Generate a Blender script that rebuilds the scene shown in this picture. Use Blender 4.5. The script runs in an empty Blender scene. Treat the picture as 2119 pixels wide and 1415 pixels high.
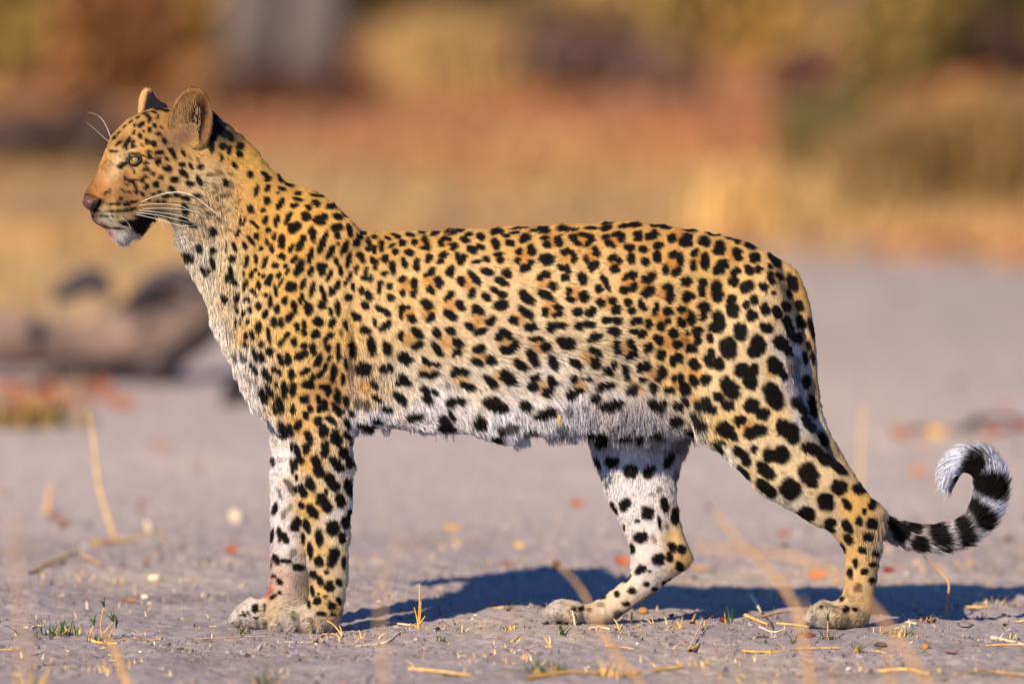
import bpy, bmesh, math, random
import numpy as np
from mathutils import Vector, Matrix

random.seed(7)
RNG = np.random.default_rng(11)
scene = bpy.context.scene
COL = scene.collection

# ------------------------------------------------------------------ camera
IMG_W, IMG_H = 2119.0, 1415.0
PX_PER_M = 1360.0                 # photograph pixels per metre at the leopard
CAM_D, CAM_H = 20.0, 1.70
AIM_Z = 0.4390
_c = np.array([0.0, -CAM_D, CAM_H])
_f = np.array([0.0, 0.0, AIM_Z]) - _c
DIST = float(np.linalg.norm(_f)); _f = _f / DIST
_r = np.array([1.0, 0.0, 0.0]); _u = np.cross(_r, _f)
F_PX = PX_PER_M * DIST

cam_data = bpy.data.cameras.new('camera')
cam = bpy.data.objects.new('camera', cam_data); COL.objects.link(cam)
cam.location = _c
cam.rotation_euler = Vector(_f).to_track_quat('-Z', 'Y').to_euler()
cam_data.sensor_width = 36.0
cam_data.lens = F_PX / IMG_W * 36.0
cam_data.clip_start = 0.5
cam_data.clip_end = 2000.0
cam_data.dof.use_dof = True
cam_data.dof.focus_distance = DIST - 0.09
cam_data.dof.aperture_fstop = 2.6
cam_data.dof.aperture_blades = 0
scene.camera = cam

# ------------------------------------------------------------------ sky and sun
SUN_TRAVEL = Vector((0.76, 1.36, -1.0)).normalized()
SUN_EL = math.asin(-SUN_TRAVEL.z)
world = bpy.data.worlds.new('World'); scene.world = world; world.use_nodes = True
wn = world.node_tree.nodes; wl = world.node_tree.links
for n in list(wn): wn.remove(n)
sky = wn.new('ShaderNodeTexSky'); sky.sky_type = 'NISHITA'; sky.sun_disc = False
sky.sun_elevation = SUN_EL
sky.sun_rotation = math.atan2(-SUN_TRAVEL.x, -SUN_TRAVEL.y)
sky.altitude = 3500.0; sky.air_density = 1.0; sky.dust_density = 0.15; sky.ozone_density = 10.0
bg = wn.new('ShaderNodeBackground'); bg.inputs['Strength'].default_value = 0.12
wo = wn.new('ShaderNodeOutputWorld')
wl.new(sky.outputs[0], bg.inputs[0]); wl.new(bg.outputs[0], wo.inputs[0])
sun_data = bpy.data.lights.new('sun', 'SUN'); sun_data.energy = 4.6; sun_data.angle = math.radians(0.5)
sun_data.color = (1.0, 0.84, 0.62)
sun = bpy.data.objects.new('sun', sun_data); COL.objects.link(sun)
sun.rotation_euler = SUN_TRAVEL.to_track_quat('-Z', 'Y').to_euler()
sun.location = (-6, -18, 10)

scene.view_settings.view_transform = 'Standard'
scene.view_settings.look = 'None'
scene.view_settings.gamma = 1.0
scene.view_settings.use_curve_mapping = False
scene.view_settings.exposure = 0.68
scene.render.engine = 'CYCLES'
scene.cycles.max_bounces = 6
scene.cycles.diffuse_bounces = 3
scene.cycles.use_denoising = True
scene.cycles_curves.shape = 'RIBBONS'
scene.cycles_curves.subdivisions = 2

# ------------------------------------------------------------------ helpers
def lin(c):
    c = np.asarray(c, float) / 255.0
    return np.where(c <= 0.04045, c / 12.92, ((c + 0.055) / 1.055) ** 2.4)

def pt(px, py, y):
    """world point at depth y seen at photograph pixel px, py (measuring aid)"""
    px = np.asarray(px, float); py = np.asarray(py, float); y = np.asarray(y, float)
    a = (px - IMG_W / 2); b = -(py - IMG_H / 2)
    dx = a; dy = _f[1] * F_PX + _u[1] * b; dz = _f[2] * F_PX + _u[2] * b
    t = (y + CAM_D) / dy
    return np.stack([dx * t, y + 0 * dx, CAM_H + dz * t], -1)

def ground_pt(px, py, z=0.0):
    b = -(py - IMG_H / 2)
    dy = _f[1] * F_PX + _u[1] * b; dz = _f[2] * F_PX + _u[2] * b
    t = (z - CAM_H) / dz
    return np.array([(px - IMG_W / 2) * t, -CAM_D + dy * t, z])

def scale_at(y):                 # metres per photograph pixel at depth y
    return (y + CAM_D) / CAM_D / PX_PER_M

def _hash(ix, iy, iz, seed):
    h = (ix.astype(np.int64) * 374761393 + iy.astype(np.int64) * 668265263 + iz.astype(np.int64) * 1274126177 + seed * 974634777) & 0x7fffffff
    h = (h ^ (h >> 13)) * 1103515245 & 0x7fffffff
    h = (h ^ (h >> 16)) * 12345677 & 0x7fffffff
    return ((h ^ (h >> 11)) & 0xffff) / 65535.0 * 2 - 1

def vnoise(x, y, z=0.0, seed=0):
    x = np.asarray(x, float); y = np.asarray(y, float); z = np.asarray(z, float) + 0 * x
    ix, iy, iz = np.floor(x), np.floor(y), np.floor(z)
    fx, fy, fz = x - ix, y - iy, z - iz
    fx = fx * fx * (3 - 2 * fx); fy = fy * fy * (3 - 2 * fy); fz = fz * fz * (3 - 2 * fz)
    r = 0
    for a in (0, 1):
        for b in (0, 1):
            for c in (0, 1):
                w = (fx if a else 1 - fx) * (fy if b else 1 - fy) * (fz if c else 1 - fz)
                r = r + w * _hash(ix + a, iy + b, iz + c, seed)
    return r

def noise2(x, y, seed=0):
    x = np.asarray(x, float); y = np.asarray(y, float)
    ix, iy = np.floor(x), np.floor(y); fx, fy = x - ix, y - iy
    fx = fx * fx * (3 - 2 * fx); fy = fy * fy * (3 - 2 * fy); z = np.zeros_like(ix)
    return ((1 - fx) * (1 - fy) * _hash(ix, iy, z, seed) + fx * (1 - fy) * _hash(ix + 1, iy, z, seed)
            + (1 - fx) * fy * _hash(ix, iy + 1, z, seed) + fx * fy * _hash(ix + 1, iy + 1, z, seed))

def mesh_from(name, verts, faces, mat=None, smooth=True):
    """faces: (n,3) or (n,4) int array"""
    verts = np.asarray(verts, np.float32); faces = np.asarray(faces, np.int32)
    m = bpy.data.meshes.new(name)
    k = faces.shape[1]
    m.vertices.add(len(verts)); m.vertices.foreach_set('co', verts.ravel())
    m.loops.add(faces.size); m.loops.foreach_set('vertex_index', faces.ravel())
    m.polygons.add(len(faces))
    m.polygons.foreach_set('loop_start', np.arange(0, faces.size, k, dtype=np.int32))
    m.polygons.foreach_set('use_smooth', np.full(len(faces), smooth, bool))
    m.update(calc_edges=True); m.validate()
    if mat is not None: m.materials.append(mat)
    return m

def put(name, mesh, parent=None, loc=None, rot=None, scl=None):
    o = bpy.data.objects.new(name, mesh); COL.objects.link(o)
    if parent is not None: o.parent = parent
    if loc is not None: o.location = loc
    if rot is not None: o.rotation_euler = rot
    if scl is not None: o.scale = scl
    return o

def tag(o, label=None, category=None, group=None, kind=None):
    if label: o['label'] = label
    if category: o['category'] = category
    if group: o['group'] = group
    if kind: o['kind'] = kind
    return o

def color_attr(mesh, cols, name='col'):
    a = mesh.attributes.new(name, 'FLOAT_COLOR', 'POINT')
    c = np.ones((len(cols), 4), np.float32); c[:, :3] = cols
    a.data.foreach_set('color', c.ravel())

def tube(points, radii, sides=6, cap=True):
    """verts, quads+... (as quads; caps are degenerate fans of quads) of a tapered tube"""
    P = np.asarray(points, float); R = np.asarray(radii, float) + np.zeros(len(P))
    T = np.gradient(P, axis=0); T /= np.linalg.norm(T, axis=1)[:, None] + 1e-12
    ref = np.array([0.0, 0.0, 1.0]) if abs(T[0][2]) < 0.9 else np.array([1.0, 0.0, 0.0])
    V = []
    n0 = np.cross(T[0], ref); n0 /= np.linalg.norm(n0)
    for i in range(len(P)):
        n0 = n0 - T[i] * np.dot(n0, T[i]); n0 /= np.linalg.norm(n0) + 1e-12
        b0 = np.cross(T[i], n0)
        a = np.arange(sides) * 2 * math.pi / sides
        V.append(P[i] + R[i] * (np.cos(a)[:, None] * n0 + np.sin(a)[:, None] * b0))
    V = np.concatenate(V); F = []
    for i in range(len(P) - 1):
        for k in range(sides):
            k2 = (k + 1) % sides
            F.append((i * sides + k, i * sides + k2, (i + 1) * sides + k2, (i + 1) * sides + k))
    return V, np.array(F, int)

def join_vf(lst):
    vs, fs, n = [], [], 0
    for v, f in lst:
        vs.append(np.asarray(v, float)); fs.append(np.asarray(f, int) + n); n += len(v)
    return np.concatenate(vs), np.concatenate(fs)

def catmull(P, n=6, closed=False):
    P = np.asarray(P, float); N = len(P); out = []
    rng = range(N) if closed else range(N - 1)
    for i in rng:
        if closed: p0, p1, p2, p3 = P[(i - 1) % N], P[i], P[(i + 1) % N], P[(i + 2) % N]
        else: p0, p1, p2, p3 = P[max(i - 1, 0)], P[i], P[i + 1], P[min(i + 2, N - 1)]
        for k in range(n):
            t = k / n
            out.append(0.5 * ((2 * p1) + (-p0 + p2) * t + (2 * p0 - 5 * p1 + 4 * p2 - p3) * t * t + (-p0 + 3 * p1 - 3 * p2 + p3) * t ** 3))
    if not closed: out.append(P[-1])
    return np.array(out)

def new_mat(name):
    m = bpy.data.materials.new(name); m.use_nodes = True
    nt = m.node_tree; b = nt.nodes['Principled BSDF']
    return m, nt, b

def simple_mat(name, rgb, rough=0.8, var=0.25, scale=30.0, spec=0.3, rgb2=None, translucent=0.0):
    """principled surface whose colour wanders between two tones with an object-space noise"""
    m, nt, b = new_mat(name)
    c1 = lin(rgb); c2 = lin(rgb2) if rgb2 is not None else c1 * (1 - var)
    tc = nt.nodes.new('ShaderNodeTexCoord'); no = nt.nodes.new('ShaderNodeTexNoise')
    no.inputs['Scale'].default_value = scale; no.inputs['Detail'].default_value = 5
    r = nt.nodes.new('ShaderNodeValToRGB')
    r.color_ramp.elements[0].position = 0.35; r.color_ramp.elements[1].position = 0.65
    r.color_ramp.elements[0].color = (*c2, 1); r.color_ramp.elements[1].color = (*c1, 1)
    nt.links.new(tc.outputs['Object'], no.inputs['Vector']); nt.links.new(no.outputs['Fac'], r.inputs['Fac'])
    nt.links.new(r.outputs['Color'], b.inputs['Base Color'])
    b.inputs['Roughness'].default_value = rough
    b.inputs['Specular IOR Level'].default_value = spec
    return m

def attr_mat(name, attr='col', rough=0.85, spec=0.2, noise=0.0, scale=40):
    m, nt, b = new_mat(name)
    a = nt.nodes.new('ShaderNodeAttribute'); a.attribute_name = attr
    nt.links.new(a.outputs['Color'], b.inputs['Base Color'])
    b.inputs['Roughness'].default_value = rough; b.inputs['Specular IOR Level'].default_value = spec
    return m
# ================================================================== GROUND
def sstep(x, a, b):
    t = np.clip((np.asarray(x, float) - a) / (b - a), 0, 1); return t * t * (3 - 2 * t)

_rg = np.random.default_rng(5)
DENTS = np.stack([_rg.uniform(-1.1, 1.1, 46), _rg.uniform(-1.0, 1.4, 46), _rg.uniform(0.02, 0.075, 46), _rg.uniform(0.002, 0.007, 46)], 1)
def ground_h(x, y):
    x = np.asarray(x, float); y = np.asarray(y, float)
    near = np.exp(-np.clip(np.abs(y) - 1.5, 0, None) / 6.0)
    h = 0.0055 * sstep(x, -0.15, 0.1) * np.exp(-(y / 0.35) ** 2)
    flat = 1 - 0.75 * np.exp(-((x + 0.33) / 0.14) ** 2 - (y / 0.16) ** 2) - 0.75 * np.exp(-((x - 0.10) / 0.12) ** 2 - (y / 0.14) ** 2) - 0.75 * np.exp(-((x - 0.5) / 0.12) ** 2 - (y / 0.14) ** 2)
    r = 0.0060 * noise2(x / 0.42, y / 0.55, 41) + 0.0042 * noise2(x / 0.15, y / 0.2, 42) + 0.0032 * noise2(x / 0.05, y / 0.06, 43)
    r = r + near * (0.0030 * noise2(x / 0.018, y / 0.026, 44) + 0.0016 * noise2(x / 0.008, y / 0.009, 45))
    for dx, dy, dr, dd in DENTS:
        q = ((x - dx) ** 2 + ((y - dy) * 0.8) ** 2) / dr ** 2
        r = r - dd * np.exp(-q) + 0.4 * dd * np.exp(-(np.sqrt(q) - 1.5) ** 2 * 3)
    h = h + r * flat
    far = sstep(y, 4, 14)
    h = h + far * (0.05 * noise2(x / 1.7, y / 2.3, 46) + 0.03 * noise2(x / 0.6, y / 0.8, 47))
    h = h + sstep(y, 30, 120) * 2.0 + sstep(np.abs(x), 12, 80) * 0.6 * noise2(x / 14, y / 14, 48)
    return h

def straw_zone(x, y):
    """1 where the bare pan gives way to dry grass and fallen leaves"""
    edge = 10.2 - 3.1 * sstep(-x, 0.3, 0.9) + 0.9 * noise2(x / 0.8, y / 1.2, 51)
    return sstep(y, edge - 1.5, edge + 1.5)

def build_ground():
    def axis(dense_lo, dense_hi, step, lo, hi, grow):
        a = list(np.arange(dense_lo, dense_hi, step)); s = step
        while a[-1] < hi: s *= grow; a.append(a[-1] + s)
        b = [dense_lo]; s = step
        while b[-1] > lo: s *= grow; b.append(b[-1] - s)
        return np.array(b[:0:-1] + a)
    xs = axis(-1.15, 1.15, 0.0046, -260, 260, 1.12); ys = axis(-1.25, 1.1, 0.0052, -60, 420, 1.035)
    X, Y = np.meshgrid(xs, ys); x, y = X.ravel(), Y.ravel()
    V = np.stack([x, y, ground_h(x, y)], 1)
    nx, ny = len(xs), len(ys)
    i = (np.arange(ny - 1)[:, None] * nx + np.arange(nx - 1)[None]).ravel()
    F = np.stack([i, i + 1, i + 1 + nx, i + nx], 1)
    # soil colour: mauve-grey silt, patches of paler crust and of darker crumb; litter-brown earth under the far grass
    pan1, pan2, pan3 = lin((186, 168, 168)), lin((146, 130, 134)), lin((196, 172, 150))
    n1 = 0.5 + 0.5 * noise2(x / 0.55, y / 0.9, 61) ; n2 = 0.5 + 0.5 * noise2(x / 0.16, y / 0.3, 62); n3 = 0.5 + 0.5 * noise2(x / 0.035, y / 0.05, 63)
    k = np.clip(0.35 * n1 + 0.4 * n2 + 0.35 * n3, 0, 1)[:, None]
    c = pan1 * k + pan2 * (1 - k)
    t = (sstep(n1 * 0.5 + 0.5 * (0.5 + 0.5 * noise2(x / 0.3, y / 0.9, 64)), 0.52, 0.75) * 0.55)[:, None]
    c = c * (1 - t) + pan3 * t
    dk = np.zeros(len(x))                                 # churned, darker crumb where hooves have broken the crust
    for bx, by, sx, sy, a in ((-0.53, 0.52, 0.17, 0.10, .5), (-0.70, 0.75, 0.10, 0.10, .3), (0.55, -0.75, 0.30, 0.12, .4), (0.05, -0.8, 0.2, 0.12, .25), (-0.35, -0.5, 0.25, 0.10, .25), (0.75, -0.35, 0.2, 0.12, .3), (-0.75, 1.55, 0.2, 0.2, .3), (0.7, 1.6, 0.25, 0.2, .25)):
        dk = np.maximum(dk, a * np.exp(-((x - bx) / sx) ** 2 - ((y - by) / sy) ** 2) * (1 + 0.6 * noise2(x / 0.04, y / 0.05, 66)))
    dk = np.clip(dk + 0.22 * sstep(n2 * .5 + n3 * .5, 0.55, 0.8), 0, 0.8)[:, None]
    c = c * (1 - dk) + dk * lin((112, 92, 84))
    d = sstep(y, 0.5, 3.0)[:, None]                      # beyond the near strip the pan turns paler
    c = c * (0.86 + 0.06 * d) * (1 - d) + d * (0.45 * c + 0.55 * lin((202, 178, 164))) * (1 - 0.16 * sstep(y, 3.5, 8))[:, None]
    g1, g2, g3, g4 = lin((204, 166, 112)), lin((166, 114, 80)), lin((126, 98, 82)), lin((104, 78, 56))
    m1 = 0.5 + 0.5 * noise2(x / 1.1, y / 1.9, 71); m2 = 0.5 + 0.5 * noise2(x / 0.5, y / 1.0, 72)
    org = (np.exp(-((y - 15.5) / 3.4) ** 2) * 0.55 + 0.40 * m1)[:, None].clip(0, 1)
    far = (g1 * (1 - org) + g2 * org) * 0.80
    q = sstep(m2, 0.55, 0.9)[:, None] * 0.45
    far = far * (1 - q) + g3 * q
    w = sstep(y, 17.5, 21)[:, None]
    far = far * (1 - w) + (g4 * (1 - 0.5 * q) + g1 * 0.25 * m1[:, None]) * w
    z = straw_zone(x, y)[:, None]
    c = c * (1 - z) + far * z
    m, nt, b = new_mat('bare_silt')
    a = nt.nodes.new('ShaderNodeAttribute'); a.attribute_name = 'col'
    tc = nt.nodes.new('ShaderNodeTexCoord')
    n = nt.nodes.new('ShaderNodeTexNoise'); n.inputs['Scale'].default_value = 95; n.inputs['Detail'].default_value = 8; n.inputs['Roughness'].default_value = 0.65
    nt.links.new(tc.outputs['Object'], n.inputs['Vector'])
    rp = nt.nodes.new('ShaderNodeValToRGB'); rp.color_ramp.elements[0].position = 0.3; rp.color_ramp.elements[1].position = 0.72
    rp.color_ramp.elements[0].color = (0.66, 0.64, 0.64, 1); rp.color_ramp.elements[1].color = (1.16, 1.14, 1.10, 1)
    nt.links.new(n.outputs['Fac'], rp.inputs['Fac'])
    mx = nt.nodes.new('ShaderNodeMix'); mx.data_type = 'RGBA'; mx.blend_type = 'MULTIPLY'; mx.inputs['Factor'].default_value = 1
    nt.links.new(a.outputs['Color'], mx.inputs[6]); nt.links.new(rp.outputs['Color'], mx.inputs[7])
    nt.links.new(mx.outputs[2], b.inputs['Base Color'])
    b.inputs['Roughness'].default_value = 0.95; b.inputs['Specular IOR Level'].default_value = 0.1
    bn = nt.nodes.new('ShaderNodeTexNoise'); bn.inputs['Scale'].default_value = 420; bn.inputs['Detail'].default_value = 6
    nt.links.new(tc.outputs['Object'], bn.inputs['Vector'])
    bp = nt.nodes.new('ShaderNodeBump'); bp.inputs['Strength'].default_value = 0.8; bp.inputs['Distance'].default_value = 0.0022
    nt.links.new(bn.outputs['Fac'], bp.inputs['Height']); nt.links.new(bp.outputs['Normal'], b.inputs['Normal'])
    me = mesh_from('ground', V, F, m); color_attr(me, c * GROUND_GAIN)
    tag(put('ground', me), kind='structure')
GROUND_GAIN = np.array([1.0, 1.08, 1.10])
build_ground()

def on_ground(u, v, lift=0.0):
    p = ground_pt(u, v)
    for _ in range(3): p = ground_pt(u, v, float(ground_h(p[0], p[1])))
    p[2] = float(ground_h(p[0], p[1])) + lift
    return p

# ------------------------------------------------------------------ loose matter nobody could count
def leaf_cards(P, size, rng, tilt=0.5):
    """small curled leaves: two triangles bent along the midrib"""
    n = len(P)
    a = rng.uniform(0, 2 * math.pi, n); d = np.stack([np.cos(a), np.sin(a), rng.normal(0, tilt, n)], 1); d /= np.linalg.norm(d, axis=1)[:, None]
    s = np.cross(d, rng.normal(0, tilt, (n, 3)) + [0, 0, 1]); s /= np.linalg.norm(s, axis=1)[:, None]
    up = np.cross(s, d)
    L = size * rng.uniform(0.6, 1.3, n)[:, None]; Wd = L * rng.uniform(0.25, 0.45, n)[:, None]; cu = L * rng.uniform(0.02, 0.2, n)[:, None]
    V = np.stack([P - d * L * .5, P + s * Wd + up * cu, P + d * L * .5, P - s * Wd + up * cu], 1).reshape(-1, 3)
    i = np.arange(n) * 4
    return V, np.concatenate([np.stack([i, i + 1, i + 2], 1), np.stack([i, i + 2, i + 3], 1)])

def blades(P, h, w, rng, lean=0.35):
    """grass blades: tapering three-segment strips"""
    n = len(P); a = rng.uniform(0, 2 * math.pi, n); b = rng.uniform(0, 2 * math.pi, n)
    side = np.stack([np.cos(a), np.sin(a), 0 * a], 1); ln = np.stack([np.cos(b), np.sin(b), 0 * b], 1) * np.abs(rng.normal(0, lean, n))[:, None]
    H = (h * rng.uniform(0.45, 1.25, n))[:, None]; up = np.array([0, 0, 1.0]); W = (w * rng.uniform(0.7, 1.3, n))[:, None]
    rows = [(0, 1, 0), (.4, .85, .25), (.75, .55, .7)]
    V = []
    for t, ws, l in rows:
        c = P + up * H * t * (1 - 0.15 * l) + ln * H * l
        V += [c - side * W * ws, c + side * W * ws]
    V.append(P + up * H * 0.92 + ln * H * 1.25)
    V = np.stack(V, 1).reshape(-1, 3); i = np.arange(n) * 7
    F = [np.stack([i + a_, i + b_, i + c_], 1) for a_, b_, c_ in ((0, 1, 3), (0, 3, 2), (2, 3, 5), (2, 5, 4), (4, 5, 6))]
    return V, np.concatenate(F)

def pick(n, rng, f, x0, x1, y0, y1):
    """rejection-sample n ground points with density f(x, y) in 0..1"""
    out = []
    while sum(map(len, out)) < n:
        x = rng.uniform(x0, x1, n * 2); y = rng.uniform(y0, y1, n * 2)
        k = rng.random(n * 2) < f(x, y); out.append(np.stack([x[k], y[k]], 1))
    p = np.concatenate(out)[:n]
    return np.concatenate([p, ground_h(p[:, 0], p[:, 1])[:, None]], 1)

def stuff(name, V, F, cols, per, label=None):
    me = mesh_from(name, V, F, attr_mat(name + '_surface', rough=0.85, spec=0.15), smooth=False)
    color_attr(me, np.repeat(cols, per, 0))
    o = put(name, me); tag(o, label, kind='stuff'); return o

def palette(n, rng, cols, jit=0.15):
    c = np.array([lin(k) for k in cols]); i = rng.integers(0, len(c), n)
    return c[i] * (1 + jit * rng.standard_normal((n, 1))).clip(0.4, 1.6)

rg = np.random.default_rng(21)
P = pick(24000, rg, lambda x, y: straw_zone(x, y) * (0.25 + 0.75 * sstep(noise2(x / 0.7, y / 1.1, 81), -0.2, 0.5)) * (1 - 0.55 * np.exp(-((y - 15.5) / 2.2) ** 2)), -3.2, 3.2, 4.5, 24)
V, F = blades(P, 0.075, 0.0035, rg, lean=0.6)
_q = sstep(P[:, 1] + 1.2 * noise2(P[:, 0] / .8, P[:, 1] / 1.2, 82), 12.6, 14.8)[:, None]
stuff('dry_grass', V, F, (palette(len(P), rg, [(204,168,112),(190,152,100),(172,134,90),(214,176,112)]) * (1 - _q) + _q * 1.15 * palette(len(P), rg, [(164,112,76),(146,100,68),(180,128,86)])) * 0.92, 7, 'pale gold dry grass growing over the rough ground behind the leopard')
def litter_density(x, y):
    a = 0.9 * np.exp(-((y - 15.2) / 2.6) ** 2) * sstep(noise2(x / 0.9, y / 1.4, 83), -0.45, 0.4)
    b = np.exp(-((y - 11.1) / 0.9) ** 2) * sstep(x, 0.75, 1.0) + np.exp(-((y - 10.8) / .6) ** 2) * 0.25
    c = 0.5 * np.exp(-((y - 5.2) / 0.22) ** 2) * sstep(-x, 0.62, 0.85)
    d = 0.002 * (y < 9) + 0.25 * np.exp(-((y - 4.2) / .3) ** 2) * sstep(x, 0.7, 1.0)
    return np.clip(a + b + c + d, 0, 1)
P = pick(15000, rg, litter_density, -3.2, 3.2, 0.9, 20); P[:, 2] += 0.008
V, F = leaf_cards(P, 0.038, rg)
stuff('fallen_leaves', V, F, palette(len(P), rg, [(178,110,72),(156,92,62),(186,126,84),(140,92,66),(164,90,64)]), 4, 'orange and rust brown fallen leaves lying in drifts')
# short stubble, crumbs and chaff on the bare silt
P = pick(2300, rg, lambda x, y: 0.08 + 0.92 * sstep(noise2(x / 0.12, y / 0.2, 85), 0.15, 0.7), -1.15, 1.15, -1.2, 1.8)
V, F = blades(P, 0.011, 0.0009, rg, lean=0.7)
stuff('grass_stubble', V, F, palette(len(P), rg, [(214,172,96),(196,150,84),(226,196,140),(170,120,70)]), 7, 'short broken yellow grass stubs on the bare silt')
P = pick(800, rg, lambda x, y: 0.15 + 0.85 * sstep(noise2(x / 0.3, y / 0.3, 86), 0.05, 0.6), -1.15, 1.15, -1.2, 2.4); P[:, 2] += 0.0012
V, F = leaf_cards(P, 0.008, rg, tilt=0.25)
stuff('chaff', V, F, palette(len(P), rg, [(226,204,164),(208,166,100),(188,140,80),(160,98,60),(236,224,200)]), 4, 'flecks of pale chaff and leaf scraps on the silt')
P = pick(9500, rg, lambda x, y: 0.1 + 0.9 * sstep(noise2(x / 0.25, y / 0.22, 87), 0.0, 0.6), -1.15, 1.15, -1.2, 2.2)
n = len(P); r = 0.0023 * rg.lognormal(0, 0.45, n)
dirs = np.array([(1, 0, 0), (-.5, .87, 0), (-.5, -.87, 0), (0, 0, 1), (.4, .5, .75), (-.6, .1, .7)])
V = (P[:, None] + dirs[None] * r[:, None, None] * rg.uniform(0.6, 1.3, (n, 6, 1))).reshape(-1, 3); i = np.arange(n) * 6
F = np.concatenate([np.stack([i + a, i + b, i + c], 1) for a, b, c in ((0, 4, 2), (0, 1, 4), (1, 5, 4), (1, 2, 5), (2, 3, 5), (2, 4, 3), (3, 4, 5))])
stuff('soil_crumbs', V, F, palette(n, rg, [(146,128,128),(120,104,104),(158,140,134),(104,90,88)]) * GROUND_GAIN, 6, 'small grey crumbs of dried soil strewn over the silt')
# ================================================================== BACKGROUND: wood edge, logs
def px_m(y): return scale_at(y)

BARK = simple_mat('grey_bark', (116, 103, 97), rough=0.95, scale=9, rgb2=(86, 75, 72))
BARK_DARK = simple_mat('dark_bark', (92, 72, 62), rough=0.95, scale=12, rgb2=(58, 44, 40))
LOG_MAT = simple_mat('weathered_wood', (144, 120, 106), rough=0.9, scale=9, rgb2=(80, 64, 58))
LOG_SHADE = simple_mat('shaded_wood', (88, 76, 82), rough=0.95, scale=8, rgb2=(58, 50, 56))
LOG_DARK = simple_mat('dark_and_shaded_wood', (46, 38, 42), rough=0.95, scale=9, rgb2=(26, 22, 26))  # dark stump; on the log, underside and hollow shade painted as dark wood
STEM = simple_mat('twig_bark', (128, 96, 70), rough=0.9, scale=20, rgb2=(92, 68, 52))

def lumpy(points, radii, sides, seed, amt=0.14):
    V, F = tube(points, radii, sides)
    c = np.repeat(np.asarray(points), sides, 0); d = V - c
    k = 1 + amt * vnoise(V[:, 0] * 9, V[:, 1] * 9, V[:, 2] * 9, seed) + amt * .6 * vnoise(V[:, 0] * 31, V[:, 1] * 31, V[:, 2] * 31, seed + 1)
    V = c + d * k[:, None]
    # close both ends with a fan of quads to a centre vertex
    n = len(V); V = np.concatenate([V, np.asarray(points)[[0, -1]]]); m = len(points) - 1; G = []
    for k2 in range(0, sides, 2):
        a, b_, c_ = k2, (k2 + 1) % sides, (k2 + 2) % sides
        G.append((a, n, c_, b_)); G.append((m * sides + a, m * sides + b_, m * sides + c_, n + 1))
    return V, np.concatenate([F, np.array(G)])

def bush(name, label, cat, u, v, wpx, hpx, cols, n=1600, leaf=0.085, seed=0, upright=False, group=None):
    base = on_ground(u, v); s = px_m(base[1]); w, h = wpx * s, hpx * s
    r = np.random.default_rng(100 + seed)
    root = put(name, None, loc=base); tag(root, label, cat, group)
    ns = 7 if not upright else 12; parts = []; tips = []
    for k in range(ns):
        a = r.uniform(0, 2 * math.pi); q = r.uniform(0.2, 0.48) * w
        t = np.array([math.cos(a) * q, math.sin(a) * q, h * r.uniform(0.6, 0.95)])
        parts.append(tube([(0, 0, -.03), t * [.3, .3, .45], t], [0.012 * (1 + h), 0.008 * (1 + h), 0.003], 5)); tips.append(t)
    V, F = join_vf(parts); put('stems', mesh_from('stems', V, F, STEM), root)
    m = attr_mat(name + '_leaf', rough=0.7, spec=0.2)
    if upright:
        P = np.stack([r.normal(0, w * .2, n), r.normal(0, w * .2, n), np.zeros(n)], 1)
        V, F = blades(P, h, 0.006, r, lean=0.3); per = 7
    else:
        # leaf clumps spread unevenly through the crown, gaps left between them
        nc = 26; cl = np.stack([r.uniform(-.5, .5, nc) * w, r.uniform(-.5, .5, nc) * w * .8, h * (0.15 + 0.85 * r.random(nc) ** 0.8)], 1)
        cl = cl[(np.hypot(cl[:, 0] / w, cl[:, 1] / w) < 0.52 - 0.2 * (cl[:, 2] / h))]
        i = r.integers(0, len(cl), n); P = cl[i] + r.normal(0, 1, (n, 3)) * [w * .10, w * .10, h * .10]
        P[:, 2] = np.clip(P[:, 2], 0.02, None)
        V, F = leaf_cards(P, leaf, r, tilt=0.9); per = 4
    me = mesh_from('foliage', V, F, m, smooth=False); color_attr(me, np.repeat(palette(n, r, cols, 0.2), per, 0))
    put('foliage', me, root)
    return root

def tree(label, u, v, wpx, seed, lean=0.0):
    base = on_ground(u, v); s = px_m(base[1]); R = wpx * s / 2; r = np.random.default_rng(seed)
    root = put('bare_tree', None, loc=base); tag(root, label, 'tree')
    H = 5.5
    zs = np.linspace(-0.1, H, 14); c = np.stack([lean * zs + 0.05 * np.sin(zs * 1.3 + seed), 0.05 * np.cos(zs * 1.1), zs], 1)
    V, F = lumpy(c, R * (1.0 + 0.5 * np.exp(-np.clip(zs, 0, None) * 3)) * (1 - 0.55 * zs / H), 16, seed)
    put('trunk', mesh_from('trunk', V, F, BARK), root)
    tips = []
    for k in range(6):
        z0 = r.uniform(2.2, 5.2); a = r.uniform(0, 2 * math.pi); L = r.uniform(1.0, 2.0)
        p0 = np.array([lean * z0, 0, z0]); p2 = p0 + [math.cos(a) * L, math.sin(a) * L, L * 0.7]; p1 = (p0 + p2) / 2 + [0, 0, 0.15]
        V, F = lumpy([p0, p1, p2], [R * .5, R * .32, R * .1], 8, seed + k)
        put('limb', mesh_from('limb', V, F, BARK), root); tips.append(p2)
    tips.append(np.array([lean * H, 0, H])); tips = np.array(tips)
    n = 1400; P = tips[r.integers(0, len(tips), n)] + r.normal(0, 0.42, (n, 3))
    V, F = leaf_cards(P, 0.09, r, tilt=0.9)
    me = mesh_from('crown', V, F, attr_mat('tree_leaf'), smooth=False); color_attr(me, np.repeat(palette(n, r, [(104,98,48),(128,108,54),(92,82,44)]), 4, 0)); put('crown', me, root)

tree('grey tree trunk at the wood edge, left one of the two', 532, 206, 104, 3)
tree('grey tree trunk at the wood edge, right one of the two', 688, 202, 108, 5, lean=0.01)

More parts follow.
